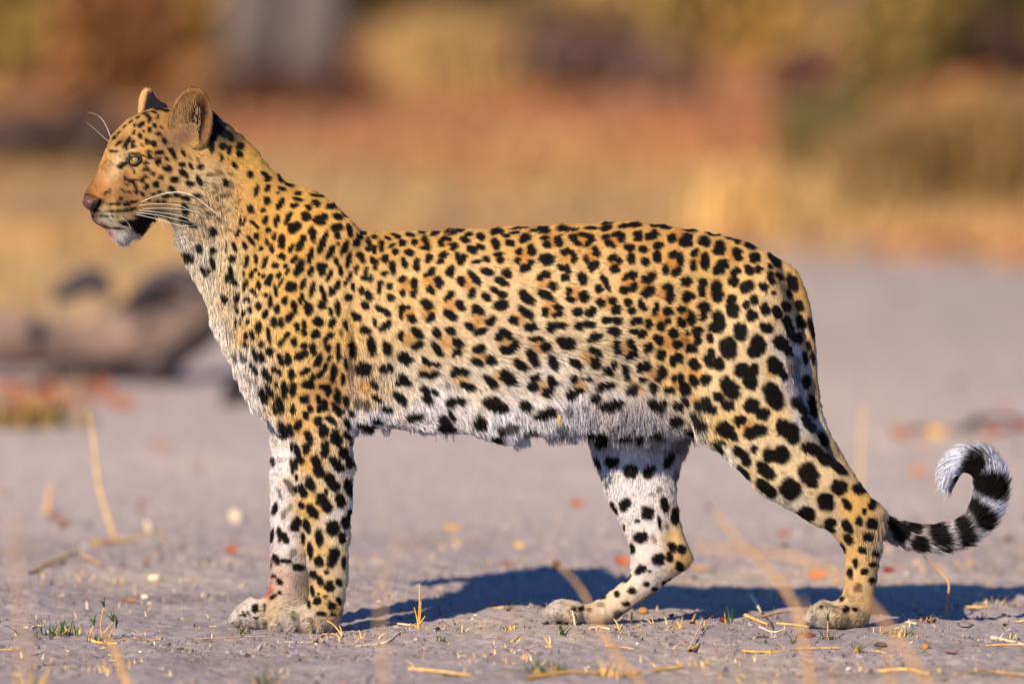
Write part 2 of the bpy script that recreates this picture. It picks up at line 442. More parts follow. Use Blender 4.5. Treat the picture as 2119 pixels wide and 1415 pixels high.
GOLD = [(186,150,96),(168,132,84),(200,164,108)]; OLIVE = [(132,108,54),(116,92,46),(150,122,62)]; DARK = [(88,70,62),(72,56,52),(104,82,70)]
RUST = [(150,84,56),(166,100,66),(130,70,50)]; GREEN = [(100,94,54),(90,82,48),(118,104,60)]; BROWN = [(134,88,50),(116,74,44),(150,100,58)]
bush('olive_bush', 'olive brown bush at the far upper left of the wood edge', 'bush', 60, 190, 360, 300, OLIVE, seed=1)
bush('brown_bush', 'reddish brown bush left of the grey trunks', 'bush', 250, 215, 270, 230, BROWN, seed=2)
bush('olive_bush', 'golden olive bush close beside the left grey trunk', 'bush', 390, 150, 250, 220, [(168,132,64),(150,116,56),(140,104,52)], seed=3)
bush('dead_bush', 'dark dead bush standing low in front of the reddish brown bush', 'bush', 90, 332, 380, 120, DARK, seed=4)
bush('dead_bush', 'dark scrubby bush at the foot of the grey trunks', 'bush', 600, 232, 330, 60, [(92,58,42),(76,48,40)], n=1200, seed=5)
bush('dark_bush', 'dark bush right of the grey trunks at the upper edge', 'bush', 930, 60, 330, 130, [(74,62,36),(60,50,32),(86,70,42)], seed=6)
bush('grass_clump', 'tan grass clump under the dark bush right of the grey trunks', 'grass clump', 930, 200, 300, 170, GOLD, n=1500, seed=7, upright=True)
bush('dead_bush', 'wide purple brown dead bush above the middle of the back', 'bush', 1230, 190, 430, 100, [(108,82,74),(92,68,62),(122,94,80)], seed=8)
bush('golden_bush', 'golden bush behind the wide purple brown dead bush', 'bush', 1330, 95, 350, 190, GOLD, seed=9)
bush('golden_bush', 'golden bush behind and left of the green sapling', 'bush', 1560, 160, 310, 230, [(190,148,82),(172,130,70),(154,120,62)], seed=10)
bush('dead_bush', 'dark maroon dead bush over the green sapling', 'bush', 1715, 222, 190, 120, [(92,64,60),(78,54,52),(106,74,66)], seed=11)
bush('rust_plant', 'rust red leafy plant under the dark maroon bush', 'plant', 1742, 246, 130, 60, RUST, n=900, seed=12)
bush('green_sapling', 'green leafy sapling under the rust red plant', 'sapling', 1712, 345, 140, 140, GREEN, n=1400, seed=13)
bush('olive_bush', 'tall olive green bush right of the green sapling', 'bush', 1890, 250, 230, 300, [(136,114,58),(120,102,52),(154,124,66)], seed=14)
bush('dark_bush', 'dark brown bush at the upper right edge', 'bush', 2075, 215, 190, 140, [(88,60,44),(70,48,38)], seed=15)
bush('rust_plant', 'orange leaved low plant left of the dark brown bush', 'plant', 1995, 285, 120, 90, [(176,110,70),(160,98,62)], n=800, seed=16)
bush('grass_clump', 'tall olive gold grass clump near the right edge', 'grass clump', 2040, 470, 250, 240, [(164,130,80),(148,116,70),(134,106,64)], n=1300, seed=17, upright=True)
bush('grass_clump', 'olive gold grass clump below the olive green bush', 'grass clump', 1850, 440, 230, 190, [(160,128,82),(142,114,70),(128,102,62)], n=1500, seed=18, upright=True)
bush('grass_clump', 'bright yellow grass clump above the rump', 'grass clump', 1545, 478, 210, 140, [(216,174,106),(204,162,98)], n=330, seed=19, upright=True)
bush('golden_bush', 'golden brown bush at the upper right corner', 'bush', 2040, 90, 280, 200, [(150,118,60),(134,102,52),(168,130,70)], seed=20)
bush('green_sapling', 'thin green sapling at the upper edge above the olive green bush', 'sapling', 1930, 70, 90, 160, [(110,98,50),(96,86,44)], n=1000, seed=21)
bush('olive_bush', 'olive bush between the golden bushes above the back', 'bush', 1440, 130, 200, 150, [(140,116,60),(122,100,52)], seed=22)
bush('brown_bush', 'brown bush above the olive brown one at the upper left corner', 'bush', 170, 70, 420, 220, [(120,86,46),(104,78,42),(140,106,56)], seed=23)
bush('olive_bush', 'shaded olive bush behind the grey trunks', 'bush', 610, 70, 520, 240, [(108,88,46),(90,74,42)], n=2200, seed=24)
bush('dead_bush', 'small dark bush behind the wide purple brown one', 'bush', 1080, 150, 200, 130, [(96,76,50),(80,62,44)], n=1300, seed=25)

# thick undergrowth deeper in the wood: reads as one mass
P = pick(16000, rg, lambda x, y: 0.4 + 0.6 * sstep(noise2(x / 1.2, y / 2.0, 91), -0.3, 0.4), -6, 6, 27, 44)
P[:, 2] += np.abs(rg.normal(0, 0.55, len(P)))
V, F = leaf_cards(P, 0.13, rg, tilt=0.9)
stuff('undergrowth', V, F, palette(len(P), rg, [(128,100,52),(108,84,46),(150,116,62),(92,66,42),(158,104,56)]), 4, 'dense dry undergrowth deep in the wood')

# ---- the weathered log lying behind the leopard on the left
base = on_ground(150, 790)
LY = base[1]; root = put('fallen_log', None, loc=base)
tag(root, 'weathered grey forked log lying on the ground behind the chest', 'log')
def LP(lst, dy=0.0): return np.array([pt(u, v, LY + dy) - base for u, v in lst])
def log_part(name, path, rad, mat, seed, dy=0.0, sides=18, amt=0.36):
    C = catmull(LP(path, dy), 5); R = np.interp(np.linspace(0, 1, len(C)), np.linspace(0, 1, len(rad)), rad) * px_m(LY)
    V, F = lumpy(C, R, sides, seed, amt); return put(name, mesh_from(name, V, F, mat), root)
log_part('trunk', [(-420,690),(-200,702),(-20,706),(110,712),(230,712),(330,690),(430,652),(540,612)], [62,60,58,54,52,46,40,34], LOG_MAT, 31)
log_part('branch', [(96,770),(200,778),(300,774),(345,762),(400,718),(470,668),(550,640)], [14,30,26,30,20,17,15], LOG_DARK, 32, -0.03)  # dark length standing in for the shade under the log
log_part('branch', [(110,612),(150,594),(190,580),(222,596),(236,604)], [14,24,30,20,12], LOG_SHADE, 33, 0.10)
log_part('branch', [(226,690),(240,668),(285,634),(330,622),(380,640)], [16,24,32,34,24], LOG_DARK, 34, 0.06)  # dark length standing in for the shade in the hollow
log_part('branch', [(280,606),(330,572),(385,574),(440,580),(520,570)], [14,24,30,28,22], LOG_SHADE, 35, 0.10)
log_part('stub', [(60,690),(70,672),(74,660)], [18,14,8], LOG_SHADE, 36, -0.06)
base = on_ground(492, 836); s = px_m(base[1])
root = put('stump', None, loc=base); tag(root, 'small dark stump beside the chest, right of the forked log', 'stump')
C = np.array([(0, 0, -.01), (0, 0, .02), (.004, 0, .045), (.008, 0, .06), (.008, 0, .064)])
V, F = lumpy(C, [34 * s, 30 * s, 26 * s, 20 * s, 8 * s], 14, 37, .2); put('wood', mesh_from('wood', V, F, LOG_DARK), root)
bush('grass_clump', 'low yellow green grass clump below the log at the left edge', 'grass clump', 60, 885, 240, 60, [(150,122,72),(128,112,62),(160,120,74)], n=160, seed=41, upright=True)
# ------------------------------------------------------------------ coat markings and painted shade
# black marks of the coat, and shadow patches painted among them: x y half-length half-width angle [strength], measured tile by tile
SPOT_SHADE_TILES = [
(200, 210, 5.897, """640 220 38 22 100;545 285 45 22 -35;710 295 28 17 45;645 350 30 20 100;570 365 16 10 60;755 400 28 20 20;455 380 28 16 110;527 420 32 22 70;465 290 20 12 -50;620 170 25 12 -25;745 190 28 12 -60;790 320 20 10 60;610 485 35 20 70;695 515 36 30 45;825 480 38 24 60;560 535 18 11 60;370 500 70 22 -58;435 510 40 16 -60;445 555 35 12 -10;370 575 22 13 -60;270 510 45 14 -40;215 440 25 14 -45;235 615 18 14 0;180 610 25 14 20;635 615 25 20 0;760 625 48 28 -10;650 685 36 20 10;755 730 40 35 70;605 755 28 22 0;910 600 38 24 60;945 660 50 22 65;860 700 28 16 40;1060 635 45 16 60;610 840 40 24 10;870 825 52 32 25;1045 775 38 26 15;1265 800 36 28 0;1150 790 40 18 60;690 885 24 20 0;590 918 38 14 0;790 925 32 24 20;425 980 32 18 30;470 960 18 12 30;350 940 30 13 60;555 970 32 15 0;470 1030 25 12 15;370 1015 20 10 20;725 1020 36 32 0;610 1038 30 24 0;950 955 50 34 10;1065 890 55 30 35;1140 1000 50 28 15;1250 970 60 25 60;915 1070 40 28 20;560 1135 30 20 40;485 1100 25 22 60;400 1115 25 10 10;770 1110 28 14 0;690 1130 22 14 0;850 1160 45 22 -5;975 1150 40 20 0;1085 1180 50 25 0;640 1200 20 14 40;750 1220 22 16 0;820 1225 18 14 0;130 1105 45 12 -30;300 1185 24 14 0;185 1255 55 12 -10;265 1250 32 20 0;365 1250 42 22 0;450 1225 50 12 -15;110 1350 40 8 -10;185 1338 26 16 0;262 1338 40 18 0;355 1330 45 17 -5;440 1315 40 15 -15;460 860 18 10 70;320 1085 35 8 30;1640 440 45 30 60;1540 545 35 30 0;1615 590 45 28 90;1750 540 45 40 0;1740 640 40 30 60;1590 390 40 30 45;1570 990 50 30 60;1680 780 40 22 50;1520 690 40 16 90;1215 1150 50 22 -10;1420 330 170 45 95;1500 330 120 45 50;1400 560 60 30 95;1380 890 45 16 0 .7;1450 1050 40 16 30 .6;1310 1260 45 16 -20 .6;1560 1150 45 20 0 .7;1500 860 40 16 20 .7;1330 1030 40 14 60 .5;1640 1010 50 20 60 .6;560 1398 90 12 -3;90 1405 50 10 0;1140 690 40 12 50 .5;1240 720 40 12 70 .6"""),
(360, 350, 5.897, """630 170 50 22 60;930 65 40 38 0;1105 60 50 22 30;1140 120 38 30 0;1290 110 60 20 60;1400 190 60 18 25;1005 265 70 25 105;1140 235 48 30 -60;1320 240 50 20 20;1270 290 25 12 -30;1510 298 42 22 5;1510 370 60 22 12;1470 445 48 26 -8;1140 390 45 38 60;1300 425 75 32 -60;1085 500 32 27 0;935 480 50 32 60;1730 420 55 38 20;1635 470 45 32 50;1115 620 50 30 -70;1255 635 70 28 -80;1395 600 80 28 -62;1605 585 60 45 35;960 650 40 20 40;1010 705 40 15 60;1150 745 36 34 0;1440 730 60 50 60;1490 700 60 45 0;1005 815 40 28 60;1225 820 48 24 -80;1690 795 85 45 75;775 780 50 22 -75;805 640 60 12 95;855 640 50 12 100;470 760 55 40 50;300 960 50 42 50;470 985 45 40 60;150 1050 70 50 40;220 680 45 30 30;120 620 60 40 30;130 490 60 40 80;940 870 75 22 55;865 935 50 24 65;1055 970 32 28 100;1195 975 50 28 80;1135 890 40 22 75;1320 890 85 42 85;1430 965 55 24 -70;1550 905 100 42 -68;1660 1060 90 34 -80;1320 1070 40 32 50;1465 1100 50 28 -50;730 940 60 22 70;635 940 55 10 95;710 1090 42 40 0;890 1075 28 22 -60;880 1150 55 24 -75;995 1090 60 22 80;1110 1140 75 28 -65;1230 1175 42 36 -40;1360 1180 30 22 -60;1385 1245 48 20 -60;1525 1200 105 48 -68;1670 1250 55 35 -75;470 1140 80 25 75;345 1220 60 20 60;420 1240 30 25 0;380 1290 25 18 0;690 1250 80 30 80;660 1310 50 30 -60;740 1375 45 25 50;990 1225 25 22 0;945 1280 45 24 -75;850 1275 30 16 80;1040 1275 22 16 80;1095 1295 24 20 0;1160 1350 75 32 -65;1280 1290 38 26 -60;1310 1370 50 15 -60;880 1385 45 25 -80;1035 1400 45 22 75;440 540 45 18 10 .7;560 470 50 14 -30 .6;640 520 50 14 -30 .6;300 330 50 20 0 .7;620 330 30 22 0 .7;540 60 50 18 0 .6;690 60 40 14 10 .6;560 590 40 14 0 .6;340 600 45 14 10 .5;660 740 50 20 10 .5;780 390 50 14 -30 .6"""),
(540, 370, 5.897, """690 500 45 50 60;770 460 42 45 0;740 545 50 30 0;860 330 65 38 -10;1020 415 55 26 50;935 460 70 32 20;670 205 75 16 10;665 150 50 12 25;1150 540 80 18 52;930 595 70 45 0;930 690 45 30 70;1080 630 75 35 75;755 770 130 38 -68;850 895 85 38 -65;1020 840 100 35 -65;940 790 20 20 0;1165 785 45 48 0;1070 990 95 30 -80;920 1010 50 25 75;710 1070 45 40 60;770 1070 45 35 -60;740 1130 60 36 88;1165 1105 50 28 -80;970 1120 70 26 75;835 1180 70 28 -68;1085 1190 55 24 -75;1045 1250 60 22 -65;1125 1320 50 24 80;935 1290 65 28 -70;860 1370 55 35 80"""),
(460, 580, 5.897, """140 20 45 35 60;285 30 35 24 -70;265 90 40 18 -80;445 55 48 26 80;560 25 40 35 -60;375 130 35 25 40;410 165 30 20 40;650 110 60 18 70;660 150 45 22 85;705 40 60 16 -60;840 80 65 60 0;985 50 70 30 -70;1095 110 90 30 -75;1215 110 50 28 75;1245 200 80 28 75;1330 140 55 38 -60;1410 60 60 30 -75;530 175 25 22 0;175 215 65 28 -80;300 225 40 22 10;345 245 25 18 60;265 230 20 20 0;765 250 52 34 -80;965 215 60 30 -75;585 260 75 24 88;445 310 42 30 80;170 340 38 18 70;345 355 45 20 88;265 390 42 24 88;670 350 52 32 -80;880 330 80 34 75;1045 340 75 50 88;1215 305 50 50 0;1410 335 95 34 85;1540 215 45 42 0;530 410 58 30 -75;815 450 65 36 -60;1320 380 48 24 80;235 510 45 20 80;320 495 32 16 80;438 560 75 38 88;630 510 62 38 80;720 520 58 30 88;1000 540 60 30 85;995 630 50 30 75;910 565 55 34 85;1180 505 62 50 20;1345 515 60 38 -60;1500 540 55 28 75;160 500 50 10 90;300 665 45 20 75;370 660 62 24 70;565 665 100 22 80;1130 650 52 48 -20;1320 670 48 38 -50;1265 720 40 28 -60;780 680 50 28 -60;715 760 45 35 -60;875 750 55 36 80;480 770 48 32 75;1000 790 42 38 0;945 925 60 45 -30;1000 885 50 38 -20;1110 830 70 38 80;1290 820 45 38 -60;1415 870 100 32 85;1595 840 100 48 88;295 780 42 24 75;580 870 50 45 30;400 890 85 26 78;480 930 70 34 65;710 960 75 28 72;795 960 70 42 88;1170 975 80 38 -65;1310 945 40 25 -60;1510 1010 75 24 80;1255 1050 55 24 -75;1200 1140 60 36 -55;385 1070 75 30 62;540 1140 80 45 55;640 1080 40 30 60;690 1110 50 28 60;845 1150 65 38 85;1010 1110 70 32 -28;1355 1130 105 36 -85;1470 1210 70 32 88;1095 1220 80 30 -80;1020 1270 50 40 -10;1080 1290 45 35 0;1220 1295 40 32 0;1295 1320 60 40 80;570 1330 80 28 60;655 1265 35 18 75;750 1310 90 32 88;860 1325 70 44 -70;485 1370 65 45 60;1400 1390 55 35 -70;130 920 55 20 60 .8;260 930 60 26 55 .9;100 640 45 18 70 .6;290 1140 35 15 60 .7;370 1190 35 10 30 .7;30 210 60 35 60;1620 440 60 35 60;1690 1080 75 62 0;30 480 30 16 60 .6;1450 640 50 30 75 .7"""),
(740, 460, 5.897, """25 175 38 28 20;10 250 30 38 0;70 130 40 20 15;205 180 40 22 10;370 195 45 18 20;495 180 40 24 10;640 155 55 22 15;780 125 45 25 5;445 150 40 15 10;130 240 55 28 75;130 320 32 32 0;285 285 70 34 88;205 340 55 28 85;415 285 45 20 -30;550 255 48 36 -20;460 355 40 34 0;690 250 36 34 0;820 225 55 34 50;850 290 55 34 70;800 315 40 18 0;935 145 55 24 -20;630 370 60 36 15;335 440 45 46 0;50 430 75 32 70;20 390 40 30 0;180 465 42 26 60;225 520 70 26 -80;425 560 85 38 80;330 620 35 35 0;550 450 25 20 0;575 510 50 28 65;715 480 40 32 80;720 550 45 40 70;860 440 50 38 -70;1020 230 60 28 -60;1100 200 45 26 20;1030 280 25 20 0;1170 290 50 45 0;1130 130 70 25 5;1240 105 60 20 -10;1350 150 45 22 -10;1310 215 62 36 20;1500 180 52 38 30;1400 335 60 45 15;1500 300 50 36 20;1690 110 70 36 -15;1680 260 70 50 60;1040 400 55 40 -20;1010 480 42 30 0;1220 420 50 40 60;1290 430 50 45 60;1250 490 50 32 20;1570 450 45 30 15;1450 480 60 22 -10;1715 390 60 25 -5;1740 460 40 45 0;1130 600 65 50 -70;1580 600 75 40 15;1740 715 60 40 25;900 600 55 36 -40;850 640 40 26 -30;990 730 75 42 65;890 825 65 40 40;545 690 48 36 -30;690 740 68 36 80;680 865 45 48 0;550 860 45 34 75;270 790 75 32 -80;390 775 38 36 0;395 910 50 42 0;100 600 55 26 -75;80 680 40 30 0;158 690 45 32 88;45 840 50 28 88;135 895 65 42 70;90 1010 55 40 45;265 1050 60 34 30;350 1100 60 34 50;540 1050 50 36 60;520 1110 60 26 85;610 1035 35 24 20;655 1170 60 48 60;840 1000 75 56 35;890 1165 60 50 -45;1130 880 55 42 -60;1090 930 40 30 -40;1245 1010 65 48 60;1130 1130 90 52 30;1260 715 60 42 70;1420 680 105 38 50;1395 865 65 42 -60;1560 910 55 45 60;1700 850 90 34 30;1460 1080 75 52 30;1720 1010 60 55 0;1630 1200 70 50 -45;1370 1265 65 42 40;1490 1330 75 40 -25;210 1215 50 20 75;350 1240 60 40 -30;300 1280 40 35 0;95 1310 75 45 20;525 1370 60 36 85;725 1350 80 50 50;960 1345 60 45 60;1130 1320 65 46 25;1720 1390 50 35 0;15 1160 40 30 60"""),
(740, 690, 5.897, """720 140 75 45 -25;165 150 110 48 85;355 175 85 50 70;970 185 100 38 55;1225 110 65 52 60;1195 230 60 42 -20;1485 180 72 55 -10;1455 350 85 38 25;1620 325 70 60 20;1720 45 55 36 0;1760 195 40 30 60;580 300 90 60 40;840 340 70 40 30;950 370 60 24 10;800 495 60 36 30;920 500 75 42 -30;1250 460 110 45 15;1170 480 45 40 0;1340 640 100 42 10;1620 580 100 48 42;570 570 90 48 50;500 600 45 30 0;310 430 50 40 30;400 410 55 34 75;75 430 85 80 0;210 620 60 34 50;230 780 70 34 40;60 850 90 65 10 .8;510 780 100 45 45;360 920 65 38 10;690 1010 110 48 -15;820 690 70 45 45;850 790 60 55 50;940 710 50 26 25;1130 840 60 60 0;1260 820 65 40 20;1140 990 80 30 60;1050 1040 75 50 30;1080 1150 110 70 10;1640 840 120 75 20;1740 910 50 60 0;1490 1090 80 75 45;100 1140 95 40 15;240 1070 55 40 20;430 1150 60 20 15;800 1205 60 14 10 .8;1670 1310 75 55 10;1740 1200 30 45 0;1100 630 40 25 0 .5"""),
(1030, 450, 5.897, """30 170 45 30 15;105 225 45 22 0;200 190 60 15 0;150 315 58 38 5;330 250 65 42 -35;560 160 75 40 -5;440 165 60 22 5;260 130 110 14 -5;790 150 70 36 0;900 155 70 18 -5;570 255 55 28 -10;600 340 55 34 30;740 290 65 48 70;910 250 50 40 0;960 305 60 32 30;1060 215 80 24 8;1130 255 45 50 0;1110 310 70 36 -35;1320 240 50 34 -10;1370 325 75 36 25;1440 200 60 28 -20;1510 245 62 50 88;1140 130 80 20 0;1310 130 70 34 -10;1540 105 70 28 0;1670 90 70 32 0;1700 195 55 30 -15;1710 250 50 42 0;1350 60 90 20 -15;255 415 45 32 -60;405 400 68 48 70;235 530 40 34 30;330 620 65 48 -10;390 560 50 42 -60;600 510 95 62 0;820 420 60 40 -30;920 480 75 36 85;1200 420 65 45 45;1080 520 50 28 80;1170 590 75 46 -40;1400 490 55 42 -20;1480 530 40 36 60;1425 625 52 48 0;1605 365 70 42 0;1630 500 65 46 88;770 610 50 38 10;850 630 65 34 75;820 735 45 46 0;115 680 62 48 0;560 700 65 40 -35;510 740 45 36 60;600 700 40 40 0;670 840 65 48 30;1040 750 85 56 75;60 795 75 38 20;1315 800 110 34 60;1230 870 55 42 70;1640 700 55 50 -60;1560 730 50 30 -40;1660 850 55 50 -60;1550 890 70 42 10;350 975 110 52 38;580 945 110 45 28;865 900 45 48 0;885 1000 65 30 20;1045 970 66 58 20;1250 1045 55 46 40;1395 1010 45 45 0;1440 1120 52 56 0;1590 1030 50 42 0;1630 1140 50 46 0;340 1160 110 42 35;50 940 55 38 25;50 1065 75 62 0;575 1140 55 45 88;735 1095 55 40 20;730 1180 70 40 -15;970 1155 68 46 10;1130 1155 60 56 0;1330 1250 68 40 5;1455 1265 62 44 15;190 1255 62 50 50;400 1340 75 58 0;640 1340 60 48 80;750 1310 80 45 0;990 1325 60 48 0;1110 1310 80 38 10;1690 1265 70 38 0;1410 1390 80 45 15;1650 1390 60 35 15"""),
(1030, 680, 5.897, """100 60 100 46 38;20 100 30 35 0;200 200 62 50 -45;110 265 75 48 10;460 125 95 30 5;575 230 60 60 60;420 350 105 55 60;670 410 95 55 60;850 180 95 70 0;760 150 60 45 20;1180 105 95 45 -18;1750 80 50 40 40;270 435 100 50 30;1180 270 85 38 25;950 420 85 40 30;1180 410 75 65 80;1440 230 85 42 85;1620 190 80 42 45;1620 320 75 42 -15;1670 250 40 30 88;120 600 120 70 50;450 600 60 46 -20;420 700 65 46 20;650 640 70 50 60;610 760 75 60 -30;1330 510 70 42 45;1410 440 50 36 88;1560 540 100 42 75;920 610 60 45 40;1080 610 60 20 0;1310 690 115 40 -5;1250 740 60 30 -10;890 800 75 45 30;980 760 50 50 0;1190 850 60 60 30;1390 930 140 60 -10;1640 740 70 65 0;1750 620 40 35 0;1740 470 60 50 88;40 960 85 70 20;330 940 80 60 50;580 1030 130 62 -15;860 1000 60 55 60 .7;1070 960 50 20 10 .7;120 1210 130 55 -10 .9;390 1280 85 40 -5 .9;790 1220 60 70 0 .7;1260 1330 70 65 0;1120 1310 45 50 60;1560 1320 85 36 5;1410 1230 35 50 0 .6;1730 1320 40 50 0;30 1370 50 40 0 .7;1530 1060 90 30 85 .5;1150 1120 80 30 80 .45"""),
(1320, 440, 4.4225, """130 205 60 40 -20;15 220 40 25 88;245 130 50 18 10;150 115 40 18 5;470 160 60 14 10;680 190 70 18 8;310 225 42 36 60;430 270 62 46 0;450 220 45 36 30;610 265 52 44 20;840 230 45 20 15;910 260 30 22 20;755 320 50 55 0;730 350 42 30 0;1030 300 60 28 25;905 370 52 40 60;920 410 35 25 20;1070 410 48 50 0;1245 430 80 36 50;50 335 36 30 0;185 300 42 36 0;175 400 55 36 88;65 450 38 38 0;320 380 40 36 0;385 430 62 28 88;350 540 52 36 -40;250 520 48 30 88;520 365 42 26 -40;505 485 50 30 85;615 445 80 34 88;770 480 52 50 0;735 525 48 40 0;890 540 42 45 0;875 630 45 50 0;1020 530 50 34 60;1100 525 34 34 0;1290 580 42 26 50;1210 600 60 26 60;1210 495 30 20 40;1410 640 85 40 62;100 595 62 44 -40;60 600 30 26 0;90 725 60 46 -35;50 740 30 20 0;440 630 50 46 0;595 635 40 40 0;585 720 36 42 0;275 690 50 40 30;290 760 60 42 88;455 775 55 46 -20;720 680 56 46 88;725 770 55 45 0;995 680 65 48 -30;1150 675 45 32 40;1245 735 20 20 0;1385 740 46 22 75;40 850 55 32 60;160 880 60 30 -75;270 900 45 36 60;395 885 38 32 0;485 960 62 38 88;390 1005 45 32 45;610 870 55 44 30;595 950 32 36 0;855 790 40 42 0;865 890 65 60 88;740 1000 95 55 80;700 1050 65 40 -5;935 1090 82 62 75;1065 800 48 36 88;990 840 32 36 0;1040 940 45 50 0;1165 880 52 40 75;1360 860 50 36 60;1270 910 60 40 60;1485 850 50 32 65;1490 1000 65 40 65;1590 1060 95 24 72;1180 1050 62 38 20;90 1015 46 32 88;15 990 30 20 88;205 1035 42 36 30;265 1000 32 30 0;325 1105 45 46 0;455 1110 18 18 0;540 1090 50 40 88;545 1170 40 30 88;660 1150 38 42 0;190 1165 52 38 50;40 1115 40 38 0;360 1205 42 40 0;490 1240 55 42 10;90 1240 42 46 0;210 1300 50 40 88;370 1335 42 48 0;320 1365 50 26 75;825 1240 95 72 70;1100 1200 85 60 60;1070 1270 70 50 0;1310 1190 75 55 30;1370 1260 60 40 70;665 1290 50 35 80;645 1360 60 36 60;740 1385 60 45 80;520 1385 60 42 35;1380 1050 120 36 70;1460 1140 45 50 0;1565 1220 50 20 80;1530 1330 60 25 85;1600 1330 60 20 85;1250 1370 70 50 30;1430 1380 60 70 0 .6"""),
(1320, 740, 4.4225, """55 80 55 48 -30;220 125 55 42 60;190 180 36 30 0;330 185 25 32 0;395 190 48 30 75;430 280 55 45 80;510 210 55 40 55;620 205 48 50 20;45 200 36 24 0;140 280 55 36 70;285 290 48 30 10;840 280 110 66 55;950 120 65 62 0;1060 110 45 50 0;1030 220 60 70 0;1250 90 70 45 40;1330 150 55 36 60;735 355 50 40 35;820 435 60 44 15;560 440 55 40 60;630 410 60 40 60;670 470 50 42 20;1240 350 125 72 60;1040 440 65 60 20;1140 510 60 52 20;160 430 80 42 30;230 420 40 30 0;360 430 45 34 0;430 400 45 26 45;550 570 90 45 50;350 570 55 46 0;790 650 90 62 30;870 710 50 36 50;930 575 55 46 0;1030 690 60 55 0;1110 665 70 52 0;1370 650 95 70 20;1430 730 55 55 0;1300 640 70 40 88;755 765 40 16 20;725 820 75 30 50;940 870 80 45 40;990 950 36 36 0;1060 835 28 34 0;1200 890 60 62 0;1310 890 75 78 0;960 1050 75 30 50;1170 1030 95 50 42;1180 1195 105 48 42;1560 1060 95 80 70;1600 1150 50 40 0;1395 1200 95 88 30;1330 1050 25 15 0 .4;1580 1240 20 12 0 .4;1360 1325 25 15 0 .5;1720 1320 80 70 60;1590 830 90 45 20;1720 930 90 50 35;1450 400 50 50 60 .9;1480 450 100 36 50;1560 600 90 36 55;470 700 60 34 45;180 710 60 50 0 .7;1540 215 60 40 80;1600 450 110 36 80;1700 740 70 30 55;1440 170 60 36 60 .5"""),
(530, 800, 5.054, """70 90 75 38 60;140 50 65 26 65;290 50 65 30 85;380 30 70 36 85;245 175 85 40 75;190 220 50 20 80;385 235 55 28 88;500 130 48 40 0;655 125 45 26 80;660 230 45 26 88;715 190 60 32 88;565 230 45 28 75;520 300 48 30 80;855 100 85 30 80;750 40 45 32 60;945 150 60 26 85;820 210 50 28 70;860 260 55 30 75;910 255 28 18 80;995 275 42 26 75;270 440 95 46 68;355 450 65 30 75;440 400 65 34 -75;640 355 45 42 0;700 445 72 48 80;780 350 65 28 35;950 380 60 26 55;550 535 80 38 72;525 650 55 42 88;835 530 75 55 60;860 590 45 30 85;955 500 50 32 40;1005 580 30 20 0;725 645 85 42 88;915 685 58 48 88;370 620 50 14 88;430 680 85 28 75;465 760 45 30 60;415 800 60 20 88;375 830 75 20 85;630 780 65 45 60;665 880 70 50 70;820 780 60 45 50;870 840 50 36 0;975 790 65 34 80;180 780 45 18 88;250 770 30 25 0 .4;420 945 35 14 88;570 1015 85 42 65;485 1085 75 36 72;795 1000 100 55 60;735 1100 34 16 80;960 1040 75 42 80;1000 1080 70 20 88;330 1000 50 24 45 .8;370 1060 70 25 70 .8;410 1065 35 18 88;250 1120 60 14 75 .7;680 1170 55 55 0;735 1240 75 48 70;880 1185 75 48 75;195 1270 65 26 -75;350 1260 40 22 -60 .6;470 1240 36 26 50;585 1300 85 46 55;980 1330 60 24 -75;290 1330 50 20 -75 .7;200 560 30 12 60 .4"""),
(440, 940, 3.537, """880 535 52 48 88;690 525 52 24 70;780 610 62 26 85;970 500 45 26 80;1005 440 45 15 85;950 605 40 24 80;715 705 55 18 80;660 610 40 12 85;880 755 72 38 -72;780 785 40 28 88;960 790 45 16 88;740 880 34 24 60;835 860 18 16 0;785 930 36 20 70;855 965 36 34 0;925 935 30 20 70;730 1000 40 14 80;770 1070 28 30 0;870 1105 30 28 0;925 1065 26 16 60;705 1095 30 14 80;775 1015 10 8 0;825 1040 14 12 0;605 510 50 36 -60;435 590 50 14 -80;490 580 50 16 85;530 610 45 22 70;465 765 38 24 60;515 775 20 14 0;555 785 22 16 0;630 825 45 26 10;590 720 30 22 -40 .7;490 930 26 18 50;450 890 18 14 0;445 1040 28 14 -30;490 1010 15 12 0;315 1125 26 26 0;230 1165 25 8 60;265 1165 20 6 70;320 1195 15 8 0;210 1175 10 8 0;380 1120 30 10 85;600 1180 30 20 70 .6;800 1165 35 14 10;880 1170 20 12 0;720 1210 20 12 60 .7;625 1230 70 8 88 .6;420 800 30 12 88 .8"""),
(1200, 880, 4.423, """200 130 65 48 88;85 110 36 22 -60;410 100 55 30 0;540 130 40 30 0 .7;700 95 55 40 0;295 330 60 48 20;160 345 55 20 70;465 415 62 58 0;630 420 60 48 -60;810 310 70 36 -60;800 230 40 20 0 .6;240 540 30 14 80 .8;410 725 60 42 -60;305 750 60 22 65;620 800 60 52 88;775 715 75 32 80;730 890 65 16 80;870 830 75 36 88;525 870 24 14 0;725 585 26 20 0 .7;655 630 20 16 0 .6;485 630 16 12 0 .5;400 930 30 10 88;555 1020 60 48 10;680 1040 40 20 60 .6;475 1120 52 24 70;845 1110 50 30 75;825 1200 45 28 75;800 925 25 16 80 .7;930 1130 42 36 0;725 1225 55 50 -30;915 1290 45 40 60;555 1320 50 36 -20;640 1330 12 10 0;885 480 80 20 80 .7;930 200 60 45 0 .5"""),
